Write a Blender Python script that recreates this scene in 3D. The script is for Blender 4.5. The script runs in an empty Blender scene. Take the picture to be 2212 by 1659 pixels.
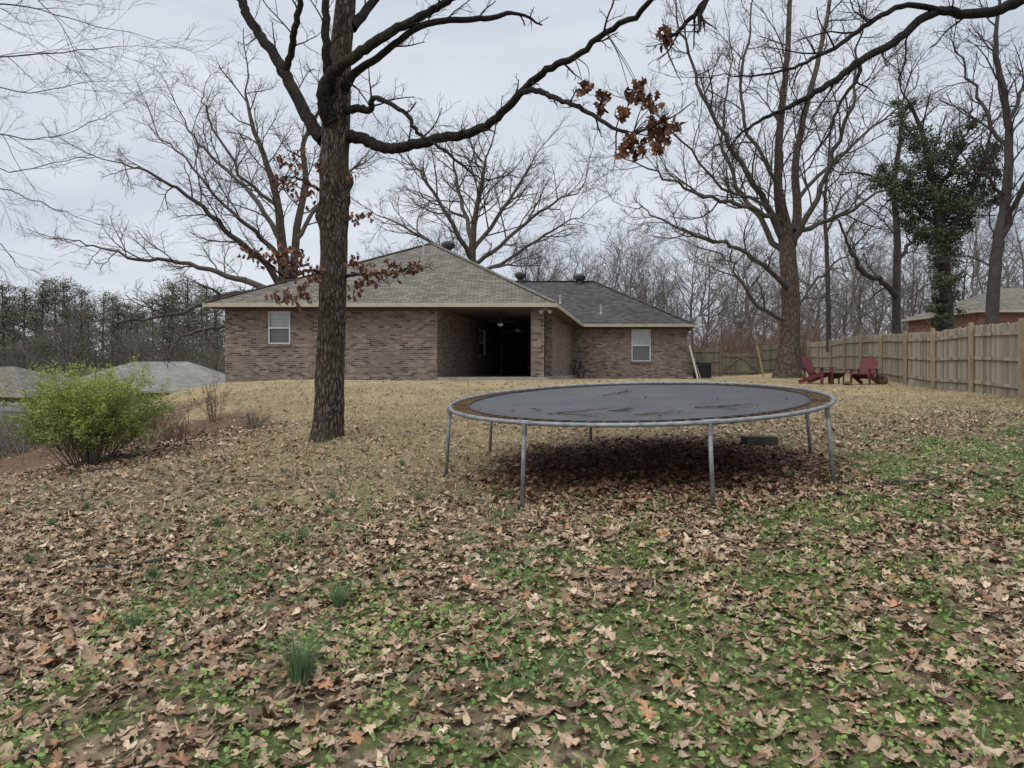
import bpy, bmesh, math, random
import numpy as np
from mathutils import Vector, Matrix, Euler
from mathutils import noise as mn
from math import sin, cos, pi, radians
C = bpy.context.scene.collection
F = 1550.0; CZ = 1.55
Zv = Vector((0, 0, 1))
def P(px, py, Y): return Vector(((px-1106)/F*Y, Y, CZ-(py-800)/F*Y))
def tag(o, label, cat, group=None, kind=None):
    if label: o['label'] = label
    if cat: o['category'] = cat
    if group: o['group'] = group
    if kind: o['kind'] = kind
    return o
def thing(name, label, cat, loc=(0, 0, 0), group=None):
    o = bpy.data.objects.new(name, None); C.objects.link(o); o.location = loc
    o.empty_display_size = .2
    return tag(o, label, cat, group)
def rootloc(p):
    while p is not None and p.parent is not None: p = p.parent
    return Vector(p.location) if p is not None else Vector((0, 0, 0))
def dup(root, loc, rotz=0, sc=1, label=None):
    r = root.copy(); C.objects.link(r); r.location = loc; r.rotation_euler = (0, 0, rotz)
    r.scale = (sc, sc, sc) if not isinstance(sc, tuple) else sc
    if label: r['label'] = label
    for ch in list(root.children):
        c = ch.copy(); C.objects.link(c); c.parent = r
        for g in list(ch.children):
            d = g.copy(); C.objects.link(d); d.parent = c
    return r
# ------------------------------------------------------------ terrain
ctrl = np.array([
(0,-6,-.25),(-8,-4,-.3),(8,-4,-.05),(0,2.8,.02),(-3,3,-.02),(3,3,.08),(6,4,.22),(-6,4,-.08),
(1.72,6.15,.37),(.08,6.56,.31),(-.65,7.97,.36),(-.28,9.54,.44),(1.05,10.3,.55),(3.5,8.5,.57),(3.1,6.93,.44),
(-2.65,10.3,.55),(6,8,.6),(9,12,.75),(12.6,19.6,.92),(12,26.8,1.03),(12.26,32,1.25),(19.4,47,1.55),(14,45,1.2),
(-5.55,9.5,.24),(-6.6,9.3,.12),(-4,7,.17),(-9,9,-.3),(-5.7,13,.42),(-6.06,15,.75),(-3,15,.8),(2,15,.88),(7,16,.88),
(-9.7,20,.85),(-9.6,24,.9),(-6,24,1.02),(-2.5,24,1.2),(1,23.5,1.24),(3,30,1.2),(5.5,34.5,1.1),(9.5,36,1.09),(6,25,1.15),
(-9,14,-.3),(-12.5,18,-.6),(-13,24,-.5),(-15,30,-1.2),(-22,30,-2),(-25,45,-2.4),(-25,15,-2.2),(-18,8,-1.4),(-35,60,-3),
(-5,45,.6),(0,60,.8),(20,60,1.6),(30,45,2),(30,20,1.4),(25,5,.9),(-30,0,-2)], float)
def _U(r2): return .5*r2*np.log(r2+1e-9)
_n = len(ctrl); _d2 = ((ctrl[:, None, :2]-ctrl[None, :, :2])**2).sum(-1)
_A = np.zeros((_n+3, _n+3)); _A[:_n, :_n] = _U(_d2)+np.eye(_n)*.05
_A[:_n, _n] = 1; _A[:_n, _n+1:] = ctrl[:, :2]; _A[_n, :_n] = 1; _A[_n+1:, :_n] = ctrl[:, :2].T
_w = np.linalg.solve(_A, np.concatenate([ctrl[:, 2], np.zeros(3)]))
_rs = np.random.RandomState(5); _lat = _rs.rand(256, 256)
def vn(x, y, s, o=0):
    x = np.asarray(x, float)*s+o*17.3+100; y = np.asarray(y, float)*s+o*31.7+100
    xi = np.floor(x).astype(int); yi = np.floor(y).astype(int); fx = x-xi; fy = y-yi
    fx = fx*fx*(3-2*fx); fy = fy*fy*(3-2*fy)
    g = lambda a, b: _lat[a % 256, b % 256]
    return (g(xi, yi)*(1-fx)+g(xi+1, yi)*fx)*(1-fy)+(g(xi, yi+1)*(1-fx)+g(xi+1, yi+1)*fx)*fy
def Hn(x, y):
    x = np.asarray(x, float); y = np.asarray(y, float)
    xc = np.clip(x, -36, 32).ravel(); yc = np.clip(y, -6, 62).ravel()
    out = np.zeros(len(xc))
    for a in range(0, len(xc), 20000):
        q = slice(a, a+20000)
        r2 = (xc[q, None]-ctrl[None, :, 0])**2+(yc[q, None]-ctrl[None, :, 1])**2
        out[q] = _U(r2)@_w[:_n]+_w[_n]+_w[_n+1]*xc[q]+_w[_n+2]*yc[q]
    out = out.reshape(x.shape)
    return out+(vn(x, y, .9)-.5)*.07+(vn(x, y, 3.1, 1)-.5)*.03
def H(x, y): return float(Hn(np.array([x]), np.array([y]))[0])
_ys = np.concatenate([np.arange(1.5, 60, .05)])
def G(px, py):
    X = (px-1106)/F*_ys; z = CZ-(py-800)/F*_ys
    h = Hn(X, _ys); i = np.argmax(z <= h)
    return Vector((X[i], _ys[i], h[i]))
def ss(a, b, x):
    t = np.clip((x-a)/(b-a), 0, 1); return t*t*(3-2*t)
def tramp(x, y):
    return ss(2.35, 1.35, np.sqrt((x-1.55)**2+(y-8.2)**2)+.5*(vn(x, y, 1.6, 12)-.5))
def masks(x, y):
    n1 = vn(x, y, .45, 2); n2 = vn(x, y, 1.3, 3); n3 = vn(x, y, 4, 4); n4 = vn(x, y, 9, 5)
    tan = ss(0, 1, (y-(4.6+.6*np.maximum(0, x-.2)+.1*np.maximum(0, -x-4))+4*(n1-.5)+4*(n2-.5)+2*(n3-.5))/8.0)
    bank = np.exp(-(((x+5.6)/1.6)**2+((y-12.0)/2.1)**2))
    left = ss(-4.4, -5.8, x)*ss(15.5, 13.5, y)*ss(8.2, 9.5, y)
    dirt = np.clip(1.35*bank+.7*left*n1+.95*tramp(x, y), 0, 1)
    dirt = np.maximum(dirt, ss(-6.6, -7.6, x)*ss(19, 16, y))
    dirt = np.maximum(dirt, ss(-10.2, -11.2, x))
    green = ss(.49, .65, .29*n1+.27*n2+.28*n3+.16*n4+.036*np.clip(x, -4, 3)-.017*(y-4)+.025)
    green = green*(1-.8*tan)*(1-dirt*.9)
    tan = tan*(1-dirt*.9)
    return tan, green, dirt
# ------------------------------------------------------------ mesh helpers
def np_mesh(name, V, Fs, mat, parent=None, col=None, smooth=False, off=None):
    V = np.asarray(V, float)
    if off is None: off = np.array(rootloc(parent))
    V = V-off
    me = bpy.data.meshes.new(name); me.vertices.add(len(V)); me.vertices.foreach_set('co', V.astype(np.float32).ravel())
    tot = sum(f.size for f in Fs); npoly = sum(len(f) for f in Fs)
    me.loops.add(tot); me.polygons.add(npoly)
    me.loops.foreach_set('vertex_index', np.concatenate([f.ravel() for f in Fs]).astype(np.int32))
    sizes = np.concatenate([np.full(len(f), f.shape[1]) for f in Fs])
    st = np.concatenate([[0], np.cumsum(sizes)[:-1]])
    me.polygons.foreach_set('loop_start', st.astype(np.int32))
    me.polygons.foreach_set('loop_total', sizes.astype(np.int32))
    if smooth: me.polygons.foreach_set('use_smooth', np.ones(npoly, bool))
    me.update(calc_edges=True); me.validate()
    if col is not None:
        a = me.color_attributes.new('Col', 'FLOAT_COLOR', 'POINT')
        c = np.ones((len(V), 4), np.float32); c[:, :col.shape[1]] = col
        a.data.foreach_set('color', c.ravel())
    me.materials.append(mat)
    o = bpy.data.objects.new(name, me); C.objects.link(o)
    if parent is not None: o.parent = parent
    return o
class MB:
    def __init__(s): s.v = []; s.f = []
    def add(s, vs, fs):
        o = len(s.v); s.v += [tuple(v) for v in vs]; s.f += [tuple(i+o for i in f) for f in fs]
    def box(s, c, sz, rz=0, M=None):
        h = [a/2 for a in sz]
        vs = [Vector((x*h[0], y*h[1], z*h[2])) for x in (-1, 1) for y in (-1, 1) for z in (-1, 1)]
        R = M if M is not None else Matrix.Rotation(rz, 3, 'Z')
        s.add([R@v+Vector(c) for v in vs], [(0, 1, 3, 2), (4, 6, 7, 5), (0, 4, 5, 1), (2, 3, 7, 6), (0, 2, 6, 4), (1, 5, 7, 3)])
    def bar(s, p0, p1, w, h, up=Zv):
        p0 = Vector(p0); p1 = Vector(p1); d = (p1-p0); L = d.length; d.normalize()
        x = d.cross(Vector(up))
        if x.length < 1e-4: x = d.cross(Vector((0, 1, 0)))
        x.normalize(); z = x.cross(d)
        s.box((p0+p1)/2, (w, L, h), M=Matrix((x, d, z)).transposed())
    def tube(s, pts, rad, n=8, cap=True):
        pts = [Vector(p) for p in pts]; m = len(pts)
        if not hasattr(rad, '__len__'): rad = [rad]*m
        t = (pts[1]-pts[0]).normalized(); u = t.orthogonal().normalized()
        vs = []
        for i in range(m):
            t = (pts[min(i+1, m-1)]-pts[max(i-1, 0)]).normalized()
            u = (u-t*u.dot(t)).normalized(); v = t.cross(u)
            vs += [pts[i]+(u*cos(2*pi*k/n)+v*sin(2*pi*k/n))*rad[i] for k in range(n)]
        fs = [(i*n+k, i*n+(k+1) % n, (i+1)*n+(k+1) % n, (i+1)*n+k) for i in range(m-1) for k in range(n)]
        if cap: fs += [tuple(reversed(range(n))), tuple(range((m-1)*n, m*n))]
        s.add(vs, fs)
    def ring(s, c, R, r, n=64, k=8, M=None):
        vs = []
        for i in range(n):
            a = 2*pi*i/n
            for j in range(k):
                b = 2*pi*j/k
                v = Vector(((R+r*cos(b))*cos(a), (R+r*cos(b))*sin(a), r*sin(b)))
                vs.append((M@v if M is not None else v)+Vector(c))
        s.add(vs, [(i*k+j, ((i+1) % n)*k+j, ((i+1) % n)*k+(j+1) % k, i*k+(j+1) % k) for i in range(n) for j in range(k)])
    def lathe(s, c, prof, n=16):
        vs = [Vector(c)+Vector((r*cos(2*pi*k/n), r*sin(2*pi*k/n), z)) for r, z in prof for k in range(n)]
        m = len(prof)
        fs = [(i*n+k, i*n+(k+1) % n, (i+1)*n+(k+1) % n, (i+1)*n+k) for i in range(m-1) for k in range(n)]
        fs += [tuple(reversed(range(n))), tuple(range((m-1)*n, m*n))]
        s.add(vs, fs)
    def build(s, name, mat, parent=None, uv=False, smooth=False):
        off = rootloc(parent)
        me = bpy.data.meshes.new(name)
        me.from_pydata([Vector(v)-off for v in s.v], [], s.f); me.update()
        if smooth: me.polygons.foreach_set('use_smooth', np.ones(len(me.polygons), bool))
        if uv:
            l = me.uv_layers.new(name='UVMap')
            for p in me.polygons:
                n = p.normal
                if abs(n.z) > .98: t = Vector((1, 0, 0)); b = Vector((0, 1, 0))
                else: t = Zv.cross(n).normalized(); b = n.cross(t)
                for li in p.loop_indices:
                    co = Vector(me.vertices[me.loops[li].vertex_index].co)+off
                    l.data[li].uv = (co.dot(t)+50, co.dot(b)+50)
        me.materials.append(mat)
        o = bpy.data.objects.new(name, me); C.objects.link(o)
        if parent is not None: o.parent = parent
        return o
class Tubes:
    def __init__(s): s.d = {}
    def add(s, pts, rad, n): s.d.setdefault((len(pts), n), []).append((pts, rad))
    def build(s, name, mat, parent=None):
        Vs = []; Fs = []; o = 0
        for (L, n), lst in s.d.items():
            Pn = np.array([[tuple(p) for p in a] for a, b in lst]); Rn = np.array([b for a, b in lst], float); M = len(lst)
            T = np.gradient(Pn, axis=1); T /= np.linalg.norm(T, axis=2, keepdims=True)+1e-9
            mt = Pn[:, -1]-Pn[:, 0]; mt /= np.linalg.norm(mt, axis=1, keepdims=True)+1e-9
            ref = np.where(np.abs(mt[:, 2:3]) < .8, np.array([[0, 0, 1.]]), np.array([[1., 0, 0]]))[:, None, :]
            U = np.cross(T, np.broadcast_to(ref, T.shape)); U /= np.linalg.norm(U, axis=2, keepdims=True)+1e-9
            W = np.cross(T, U); a = np.arange(n)*2*pi/n
            ring = Pn[:, :, None, :]+Rn[:, :, None, None]*(np.cos(a)[None, None, :, None]*U[:, :, None, :]+np.sin(a)[None, None, :, None]*W[:, :, None, :])
            Vs.append(ring.reshape(-1, 3))
            b = (np.arange(M)*L*n)[:, None, None]+(np.arange(L-1)*n)[None, :, None]
            k = np.arange(n)[None, None, :]; k2 = (np.arange(n)+1) % n; k2 = k2[None, None, :]
            Fs.append(np.stack([b+k, b+k2, b+n+k2, b+n+k], -1).reshape(-1, 4)+o); o += M*L*n
        return np_mesh(name, np.concatenate(Vs), [np.concatenate(Fs)], mat, parent, smooth=True)
# ------------------------------------------------------------ materials
def newmat(name):
    m = bpy.data.materials.new(name); m.use_nodes = True; nt = m.node_tree
    return m, nt, nt.nodes, nt.links, nt.nodes['Principled BSDF']
def ramp(N, stops):
    r = N.new('ShaderNodeValToRGB'); e = r.color_ramp.elements
    while len(e) < len(stops): e.new(.5)
    for i, (p, c) in enumerate(stops): e[i].position = p; e[i].color = (*c, 1)
    return r
def pmat(name, c1, c2=None, scale=8, rough=.8, bump=0, bscale=None, metal=0, st=(1, 1, 1), detail=5):
    m, nt, N, L, b = newmat(name)
    c2 = c2 or tuple(x*.65 for x in c1)
    tc = N.new('ShaderNodeTexCoord'); mp = N.new('ShaderNodeMapping'); mp.inputs['Scale'].default_value = st
    L.new(tc.outputs['Object'], mp.inputs['Vector'])
    n = N.new('ShaderNodeTexNoise'); n.inputs['Scale'].default_value = scale; n.inputs['Detail'].default_value = detail
    L.new(mp.outputs[0], n.inputs['Vector'])
    r = ramp(N, [(.35, c2), (.65, c1)]); L.new(n.outputs['Fac'], r.inputs[0]); L.new(r.outputs[0], b.inputs['Base Color'])
    b.inputs['Roughness'].default_value = rough; b.inputs['Metallic'].default_value = metal
    b.inputs['Specular IOR Level'].default_value = .3
    if bump:
        n2 = N.new('ShaderNodeTexNoise'); n2.inputs['Scale'].default_value = bscale or scale*2; n2.inputs['Detail'].default_value = 6
        L.new(mp.outputs[0], n2.inputs['Vector'])
        bp = N.new('ShaderNodeBump'); bp.inputs['Strength'].default_value = bump; bp.inputs['Distance'].default_value = .03
        L.new(n2.outputs['Fac'], bp.inputs['Height']); L.new(bp.outputs[0], b.inputs['Normal'])
    return m
def attrmat(name, rough=.75, scale=30, lo=.6, hi=1.25, trans=0):
    m, nt, N, L, b = newmat(name)
    a = N.new('ShaderNodeAttribute'); a.attribute_name = 'Col'
    tc = N.new('ShaderNodeTexCoord')
    n = N.new('ShaderNodeTexNoise'); n.inputs['Scale'].default_value = scale; n.inputs['Detail'].default_value = 4
    L.new(tc.outputs['Object'], n.inputs['Vector'])
    mr = N.new('ShaderNodeMapRange'); mr.inputs[1].default_value = .3; mr.inputs[2].default_value = .7
    mr.inputs[3].default_value = lo; mr.inputs[4].default_value = hi; L.new(n.outputs['Fac'], mr.inputs[0])
    mx = N.new('ShaderNodeVectorMath'); mx.operation = 'SCALE'
    L.new(a.outputs['Color'], mx.inputs[0]); L.new(mr.outputs[0], mx.inputs['Scale']); L.new(mx.outputs[0], b.inputs['Base Color'])
    b.inputs['Roughness'].default_value = rough; b.inputs['Specular IOR Level'].default_value = .25
    if trans:
        t = N.new('ShaderNodeBsdfTranslucent'); L.new(mx.outputs[0], t.inputs[0]); ms = N.new('ShaderNodeMixShader'); ms.inputs[0].default_value = trans
        L.new(b.outputs[0], ms.inputs[1]); L.new(t.outputs[0], ms.inputs[2]); L.new(ms.outputs[0], N['Material Output'].inputs[0])
    return m
def brickmat(name, stops, mortar, bw=.203, rh=.0677, ms=.006, lo=.88, hi=1.1):
    m, nt, N, L, b = newmat(name)
    uv = N.new('ShaderNodeUVMap')
    t = N.new('ShaderNodeTexBrick'); t.inputs['Color1'].default_value = (0, 0, 0, 1); t.inputs['Color2'].default_value = (1, 1, 1, 1)
    t.inputs['Mortar'].default_value = (.5, .5, .5, 1); t.inputs['Scale'].default_value = 1
    t.inputs['Mortar Size'].default_value = ms; t.inputs['Brick Width'].default_value = bw; t.inputs['Row Height'].default_value = rh
    t.inputs['Mortar Smooth'].default_value = .2
    L.new(uv.outputs[0], t.inputs['Vector'])
    r = ramp(N, stops); r.color_ramp.interpolation = 'CONSTANT'; L.new(t.outputs['Color'], r.inputs[0])
    n = N.new('ShaderNodeTexNoise'); n.inputs['Scale'].default_value = .7; n.inputs['Detail'].default_value = 8; L.new(uv.outputs[0], n.inputs['Vector'])
    mr = N.new('ShaderNodeMapRange'); mr.inputs[1].default_value = .3; mr.inputs[2].default_value = .7; mr.inputs[3].default_value = lo; mr.inputs[4].default_value = hi
    L.new(n.outputs['Fac'], mr.inputs[0])
    mx = N.new('ShaderNodeMixRGB'); L.new(t.outputs['Fac'], mx.inputs[0]); L.new(r.outputs[0], mx.inputs[1]); mx.inputs[2].default_value = (*mortar, 1)
    sc = N.new('ShaderNodeVectorMath'); sc.operation = 'SCALE'; L.new(mx.outputs[0], sc.inputs[0]); L.new(mr.outputs[0], sc.inputs['Scale'])
    L.new(sc.outputs[0], b.inputs['Base Color'])
    b.inputs['Roughness'].default_value = .9; b.inputs['Specular IOR Level'].default_value = .2
    bp = N.new('ShaderNodeBump'); bp.inputs['Strength'].default_value = .5; bp.inputs['Distance'].default_value = .01; bp.invert = True
    L.new(t.outputs['Fac'], bp.inputs['Height']); L.new(bp.outputs[0], b.inputs['Normal'])
    return m
def plankmat(name, c1, c2, pitch=.148):
    m, nt, N, L, b = newmat(name)
    uv = N.new('ShaderNodeUVMap'); sx = N.new('ShaderNodeSeparateXYZ'); L.new(uv.outputs[0], sx.inputs[0])
    d = N.new('ShaderNodeMath'); d.operation = 'DIVIDE'; d.inputs[1].default_value = pitch; L.new(sx.outputs[0], d.inputs[0])
    fl = N.new('ShaderNodeMath'); fl.operation = 'FLOOR'; L.new(d.outputs[0], fl.inputs[0])
    w = N.new('ShaderNodeTexWhiteNoise'); w.noise_dimensions = '1D'; L.new(fl.outputs[0], w.inputs['W'])
    mp = N.new('ShaderNodeMapping'); mp.inputs['Scale'].default_value = (30, 1.5, 1); L.new(uv.outputs[0], mp.inputs[0])
    n = N.new('ShaderNodeTexNoise'); n.inputs['Scale'].default_value = 1; n.inputs['Detail'].default_value = 6; L.new(mp.outputs[0], n.inputs['Vector'])
    ad = N.new('ShaderNodeMath'); ad.operation = 'MULTIPLY_ADD'; ad.inputs[1].default_value = .6; L.new(w.outputs['Value'], ad.inputs[0]); L.new(n.outputs['Fac'], ad.inputs[2])
    r = ramp(N, [(.35, c2), (1.0, c1)]); L.new(ad.outputs[0], r.inputs[0]); L.new(r.outputs[0], b.inputs['Base Color'])
    b.inputs['Roughness'].default_value = .9; b.inputs['Specular IOR Level'].default_value = .15
    return m
M = {}
M['brick'] = brickmat('brick', [(0, (.075, .06, .052)), (.14, (.142, .106, .086)), (.35, (.188, .14, .111)), (.6, (.218, .168, .134)), (.76, (.158, .12, .098)), (.9, (.255, .207, .17))], (.28, .25, .213))
M['brick_red'] = brickmat('brick_red', [(0, (.13, .052, .04)), (.4, (.18, .072, .053)), (.7, (.215, .095, .07))], (.24, .20, .17))
M['shingle'] = brickmat('shingle', [(0, (.112, .101, .082)), (.3, (.15, .136, .11)), (.6, (.178, .162, .132)), (.85, (.13, .117, .095))], (.06, .053, .043), .28, .143, .012)
M['shingle_dark'] = brickmat('shingle_dark', [(0, (.048, .045, .043)), (.3, (.07, .066, .062)), (.6, (.088, .083, .078)), (.85, (.058, .055, .052))], (.025, .023, .022), .28, .143, .012)
M['shingle_pale'] = brickmat('shingle_pale', [(0, (.18, .176, .155)), (.4, (.21, .205, .182)), (.7, (.23, .223, .2))], (.13, .125, .108), .28, .143, .012)
M['cream'] = pmat('cream', (.42, .39, .30), (.35, .32, .245), 3, .6)
M['trim'] = pmat('trim', (.36, .34, .29), (.3, .28, .24), 3, .6)
M['soffit'] = pmat('soffit', (.13, .105, .076), (.095, .08, .058), 2, .8)
M['white'] = pmat('white', (.68, .68, .66), (.58, .58, .56), 4, .5)
M['blind'] = pmat('blind', (.50, .52, .54), (.42, .44, .46), 3, .6)
M['dark'] = pmat('dark', (.02, .02, .02), (.012, .012, .013), 6, .6)
M['conc'] = pmat('conc', (.34, .315, .265), (.24, .22, .185), 5, .9, .2)
M['block'] = pmat('block', (.085, .08, .06), (.05, .048, .037), 14, .95, .5)
M['steel'] = pmat('steel', (.25, .262, .268), (.15, .155, .16), 12, .5, .15, 40, .3)
M['mat'] = pmat('trampoline_mat', (.058, .058, .058), (.036, .036, .037), 1.6, .55, .08, 300)
M['rust'] = pmat('rust', (.165, .088, .05), (.065, .038, .026), 40, .85)
M['red'] = pmat('red', (.145, .034, .038), (.10, .027, .03), 8, .7)
M['iron'] = pmat('iron', (.05, .035, .03), (.025, .02, .018), 15, .8)
M['fence'] = plankmat('fence', (.335, .29, .225), (.115, .10, .078))
M['fence_far'] = plankmat('fence_far', (.18, .165, .12), (.075, .07, .05))
M['post'] = pmat('post', (.32, .255, .175), (.21, .165, .115), 3, .9, st=(6, 6, 1))
M['post_far'] = pmat('post_far', (.16, .14, .09), (.1, .085, .055), 3, .9, st=(6, 6, 1))
M['board'] = pmat('board', (.38, .30, .14), (.30, .235, .11), 3, .8, st=(5, 5, 1))
M['metalvent'] = pmat('metalvent', (.055, .05, .047), (.03, .028, .027), 8, .55)
M['pipe'] = pmat('pipe', (.42, .42, .42), (.3, .3, .3), 8, .6)
M['doorpaint'] = pmat('doorpaint', (.04, .036, .033), (.03, .027, .025), 5, .7)
M['ac'] = pmat('ac', (.05, .055, .055), (.03, .033, .033), 8, .6)
M['log'] = pmat('log', (.13, .09, .06), (.06, .042, .03), 12, .95, .4)
def thinmat(name, fac, surf):
    m_, nt_, N_, L_, b_ = newmat(name)
    tr_ = N_.new('ShaderNodeBsdfTransparent')
    if surf == 'gloss': gl_ = N_.new('ShaderNodeBsdfGlossy'); gl_.inputs['Roughness'].default_value = .04
    else: gl_ = N_.new('ShaderNodeBsdfDiffuse'); gl_.inputs[0].default_value = (.06, .06, .065, 1)
    mx_ = N_.new('ShaderNodeMixShader'); mx_.inputs[0].default_value = fac
    L_.new(tr_.outputs[0], mx_.inputs[1]); L_.new(gl_.outputs[0], mx_.inputs[2]); L_.new(mx_.outputs[0], N_['Material Output'].inputs[0]); return m_
M['glass'] = thinmat('glass', .13, 'gloss'); M['screen'] = thinmat('screen', .38, 'diff')
def barkmat(name, c1, c2, moss, sc=9, st=(1, 1, .28), bump=.9, mossy=.55):
    m, nt, N, L, b = newmat(name)
    tc = N.new('ShaderNodeTexCoord'); mp = N.new('ShaderNodeMapping'); mp.inputs['Scale'].default_value = st; L.new(tc.outputs['Object'], mp.inputs[0])
    v = N.new('ShaderNodeTexVoronoi'); v.feature = 'DISTANCE_TO_EDGE'; v.inputs['Scale'].default_value = sc*2.6
    n0 = N.new('ShaderNodeTexNoise'); n0.inputs['Scale'].default_value = sc*1.3; n0.inputs['Detail'].default_value = 4; L.new(mp.outputs[0], n0.inputs['Vector'])
    ad = N.new('ShaderNodeVectorMath'); ad.operation = 'MULTIPLY_ADD'; ad.inputs[1].default_value = (.12, .12, .12); L.new(n0.outputs['Color'], ad.inputs[0]); L.new(mp.outputs[0], ad.inputs[2])
    L.new(ad.outputs[0], v.inputs['Vector'])
    n = N.new('ShaderNodeTexNoise'); n.inputs['Scale'].default_value = sc*3; n.inputs['Detail'].default_value = 8; n.inputs['Roughness'].default_value = .75; L.new(mp.outputs[0], n.inputs['Vector'])
    mr = N.new('ShaderNodeMapRange'); mr.inputs[1].default_value = 0; mr.inputs[2].default_value = .28; L.new(v.outputs['Distance'], mr.inputs[0])
    ml = N.new('ShaderNodeMath'); ml.operation = 'MULTIPLY'; L.new(mr.outputs[0], ml.inputs[0]); L.new(n.outputs['Fac'], ml.inputs[1])
    r = ramp(N, [(.05, c2), (.55, c1)]); L.new(ml.outputs[0], r.inputs[0])
    n3 = N.new('ShaderNodeTexNoise'); n3.inputs['Scale'].default_value = 2.2; n3.inputs['Detail'].default_value = 6; L.new(tc.outputs['Object'], n3.inputs['Vector'])
    r3 = ramp(N, [(mossy, (0, 0, 0)), (mossy+.15, (.6, .6, .6))]); L.new(n3.outputs['Fac'], r3.inputs[0])
    mx = N.new('ShaderNodeMixRGB'); L.new(r3.outputs[0], mx.inputs[0]); L.new(r.outputs[0], mx.inputs[1]); mx.inputs[2].default_value = (*moss, 1)
    L.new(mx.outputs[0], b.inputs['Base Color']); b.inputs['Roughness'].default_value = .95; b.inputs['Specular IOR Level'].default_value = .1
    bp = N.new('ShaderNodeBump'); bp.inputs['Strength'].default_value = bump; bp.inputs['Distance'].default_value = .03
    L.new(ml.outputs[0], bp.inputs['Height']); L.new(bp.outputs[0], b.inputs['Normal'])
    return m
M['bark'] = barkmat('bark', (.165, .132, .104), (.026, .021, .017), (.075, .07, .04), mossy=.5)
M['bark_limb'] = barkmat('bark_limb', (.06, .051, .043), (.018, .015, .013), (.05, .05, .028), sc=12, mossy=.52)
M['bark_mid'] = barkmat('bark_mid', (.155, .122, .095), (.06, .047, .037), (.09, .09, .055), sc=4)
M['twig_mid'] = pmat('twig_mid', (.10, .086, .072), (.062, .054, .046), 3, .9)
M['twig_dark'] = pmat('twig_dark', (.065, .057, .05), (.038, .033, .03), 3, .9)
M['twig_haze'] = pmat('twig_haze', (.185, .163, .146), (.13, .115, .104), 1, .95)  # distance haze put into the colour as a paler grey
M['twig_olive'] = pmat('twig_olive', (.16, .145, .112), (.105, .096, .075), 1, .95)
M['twig_red'] = pmat('twig_red', (.18, .11, .078), (.11, .07, .052), 3, .95)
M['twig_pale'] = pmat('twig_pale', (.11, .098, .092), (.075, .067, .064), 3, .95)
M['leaf'] = attrmat('leaf', .7, 45, .68, 1.22)
M['foliage'] = attrmat('foliage', .6, 4, .65, 1.3)
M['herb'] = attrmat('herb', .55, 20, .75, 1.25, .25)
# ground
m, nt, N, L, b = newmat('ground_soil')
tc = N.new('ShaderNodeTexCoord'); at = N.new('ShaderNodeAttribute'); at.attribute_name = 'Col'
sp = N.new('ShaderNodeSeparateColor'); L.new(at.outputs['Color'], sp.inputs[0])
def gnoise(sc, det=6, ro=.6):
    n = N.new('ShaderNodeTexNoise'); n.inputs['Scale'].default_value = sc; n.inputs['Detail'].default_value = det; n.inputs['Roughness'].default_value = ro
    L.new(tc.outputs['Object'], n.inputs['Vector']); return n
vo = N.new('ShaderNodeTexVoronoi'); vo.inputs['Scale'].default_value = 20; L.new(tc.outputs['Object'], vo.inputs['Vector'])
vs_ = N.new('ShaderNodeSeparateColor'); L.new(vo.outputs['Color'], vs_.inputs[0])
lit0 = ramp(N, [(0, (.08, .06, .037)), (.3, (.15, .117, .072)), (.6, (.215, .168, .108)), (1, (.30, .235, .158))]); L.new(vs_.outputs[0], lit0.inputs[0])
nA = gnoise(28, 8, .75)
lmx = N.new('ShaderNodeMixRGB'); lmx.blend_type = 'MULTIPLY'; lmx.inputs[0].default_value = 1; lr = ramp(N, [(.3, (.5, .5, .5)), (.7, (1.3, 1.3, 1.25))]); L.new(nA.outputs['Fac'], lr.inputs[0]); L.new(lit0.outputs[0], lmx.inputs[1]); L.new(lr.outputs[0], lmx.inputs[2]); lit = lmx
tanr = ramp(N, [(.28, (.155, .118, .066)), (.5, (.32, .258, .158)), (.72, (.45, .372, .248))]); L.new(nA.outputs['Fac'], tanr.inputs[0])
nA2 = gnoise(.9, 8, .75); tmx = N.new('ShaderNodeMixRGB'); tmx.blend_type = 'MULTIPLY'; tmx.inputs[0].default_value = 1
tr2 = ramp(N, [(.3, (.6, .57, .50)), (.7, (1.12, 1.08, 1.0))]); L.new(nA2.outputs['Fac'], tr2.inputs[0]); L.new(tanr.outputs[0], tmx.inputs[1]); L.new(tr2.outputs[0], tmx.inputs[2])
nB = gnoise(45, 6, .7); grr = ramp(N, [(.3, (.05, .058, .022)), (.5, (.11, .13, .048)), (.7, (.19, .205, .085))]); L.new(nB.outputs['Fac'], grr.inputs[0])
nC = gnoise(20, 8, .8); drr = ramp(N, [(.3, (.06, .036, .024)), (.55, (.15, .092, .062)), (.75, (.25, .165, .115))]); L.new(nC.outputs['Fac'], drr.inputs[0])
nM = gnoise(9, 6, .7)
def mixm(c1, c2, fac):
    a = N.new('ShaderNodeMath'); a.operation = 'ADD'; L.new(fac, a.inputs[0]); L.new(nM.outputs['Fac'], a.inputs[1])
    mr = N.new('ShaderNodeMapRange'); mr.inputs[1].default_value = .78; mr.inputs[2].default_value = 1.16; L.new(a.outputs[0], mr.inputs[0])
    x = N.new('ShaderNodeMixRGB'); L.new(mr.outputs[0], x.inputs[0]); L.new(c1, x.inputs[1]); L.new(c2, x.inputs[2]); return x.outputs[0]
c = mixm(lit.outputs[0], tmx.outputs[0], sp.outputs[0]); c = mixm(c, grr.outputs[0], sp.outputs[1]); c = mixm(c, drr.outputs[0], sp.outputs[2])
L.new(c, b.inputs['Base Color']); b.inputs['Roughness'].default_value = .95; b.inputs['Specular IOR Level'].default_value = .1
bp = N.new('ShaderNodeBump'); bp.inputs['Strength'].default_value = .8; bp.inputs['Distance'].default_value = .03
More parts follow.
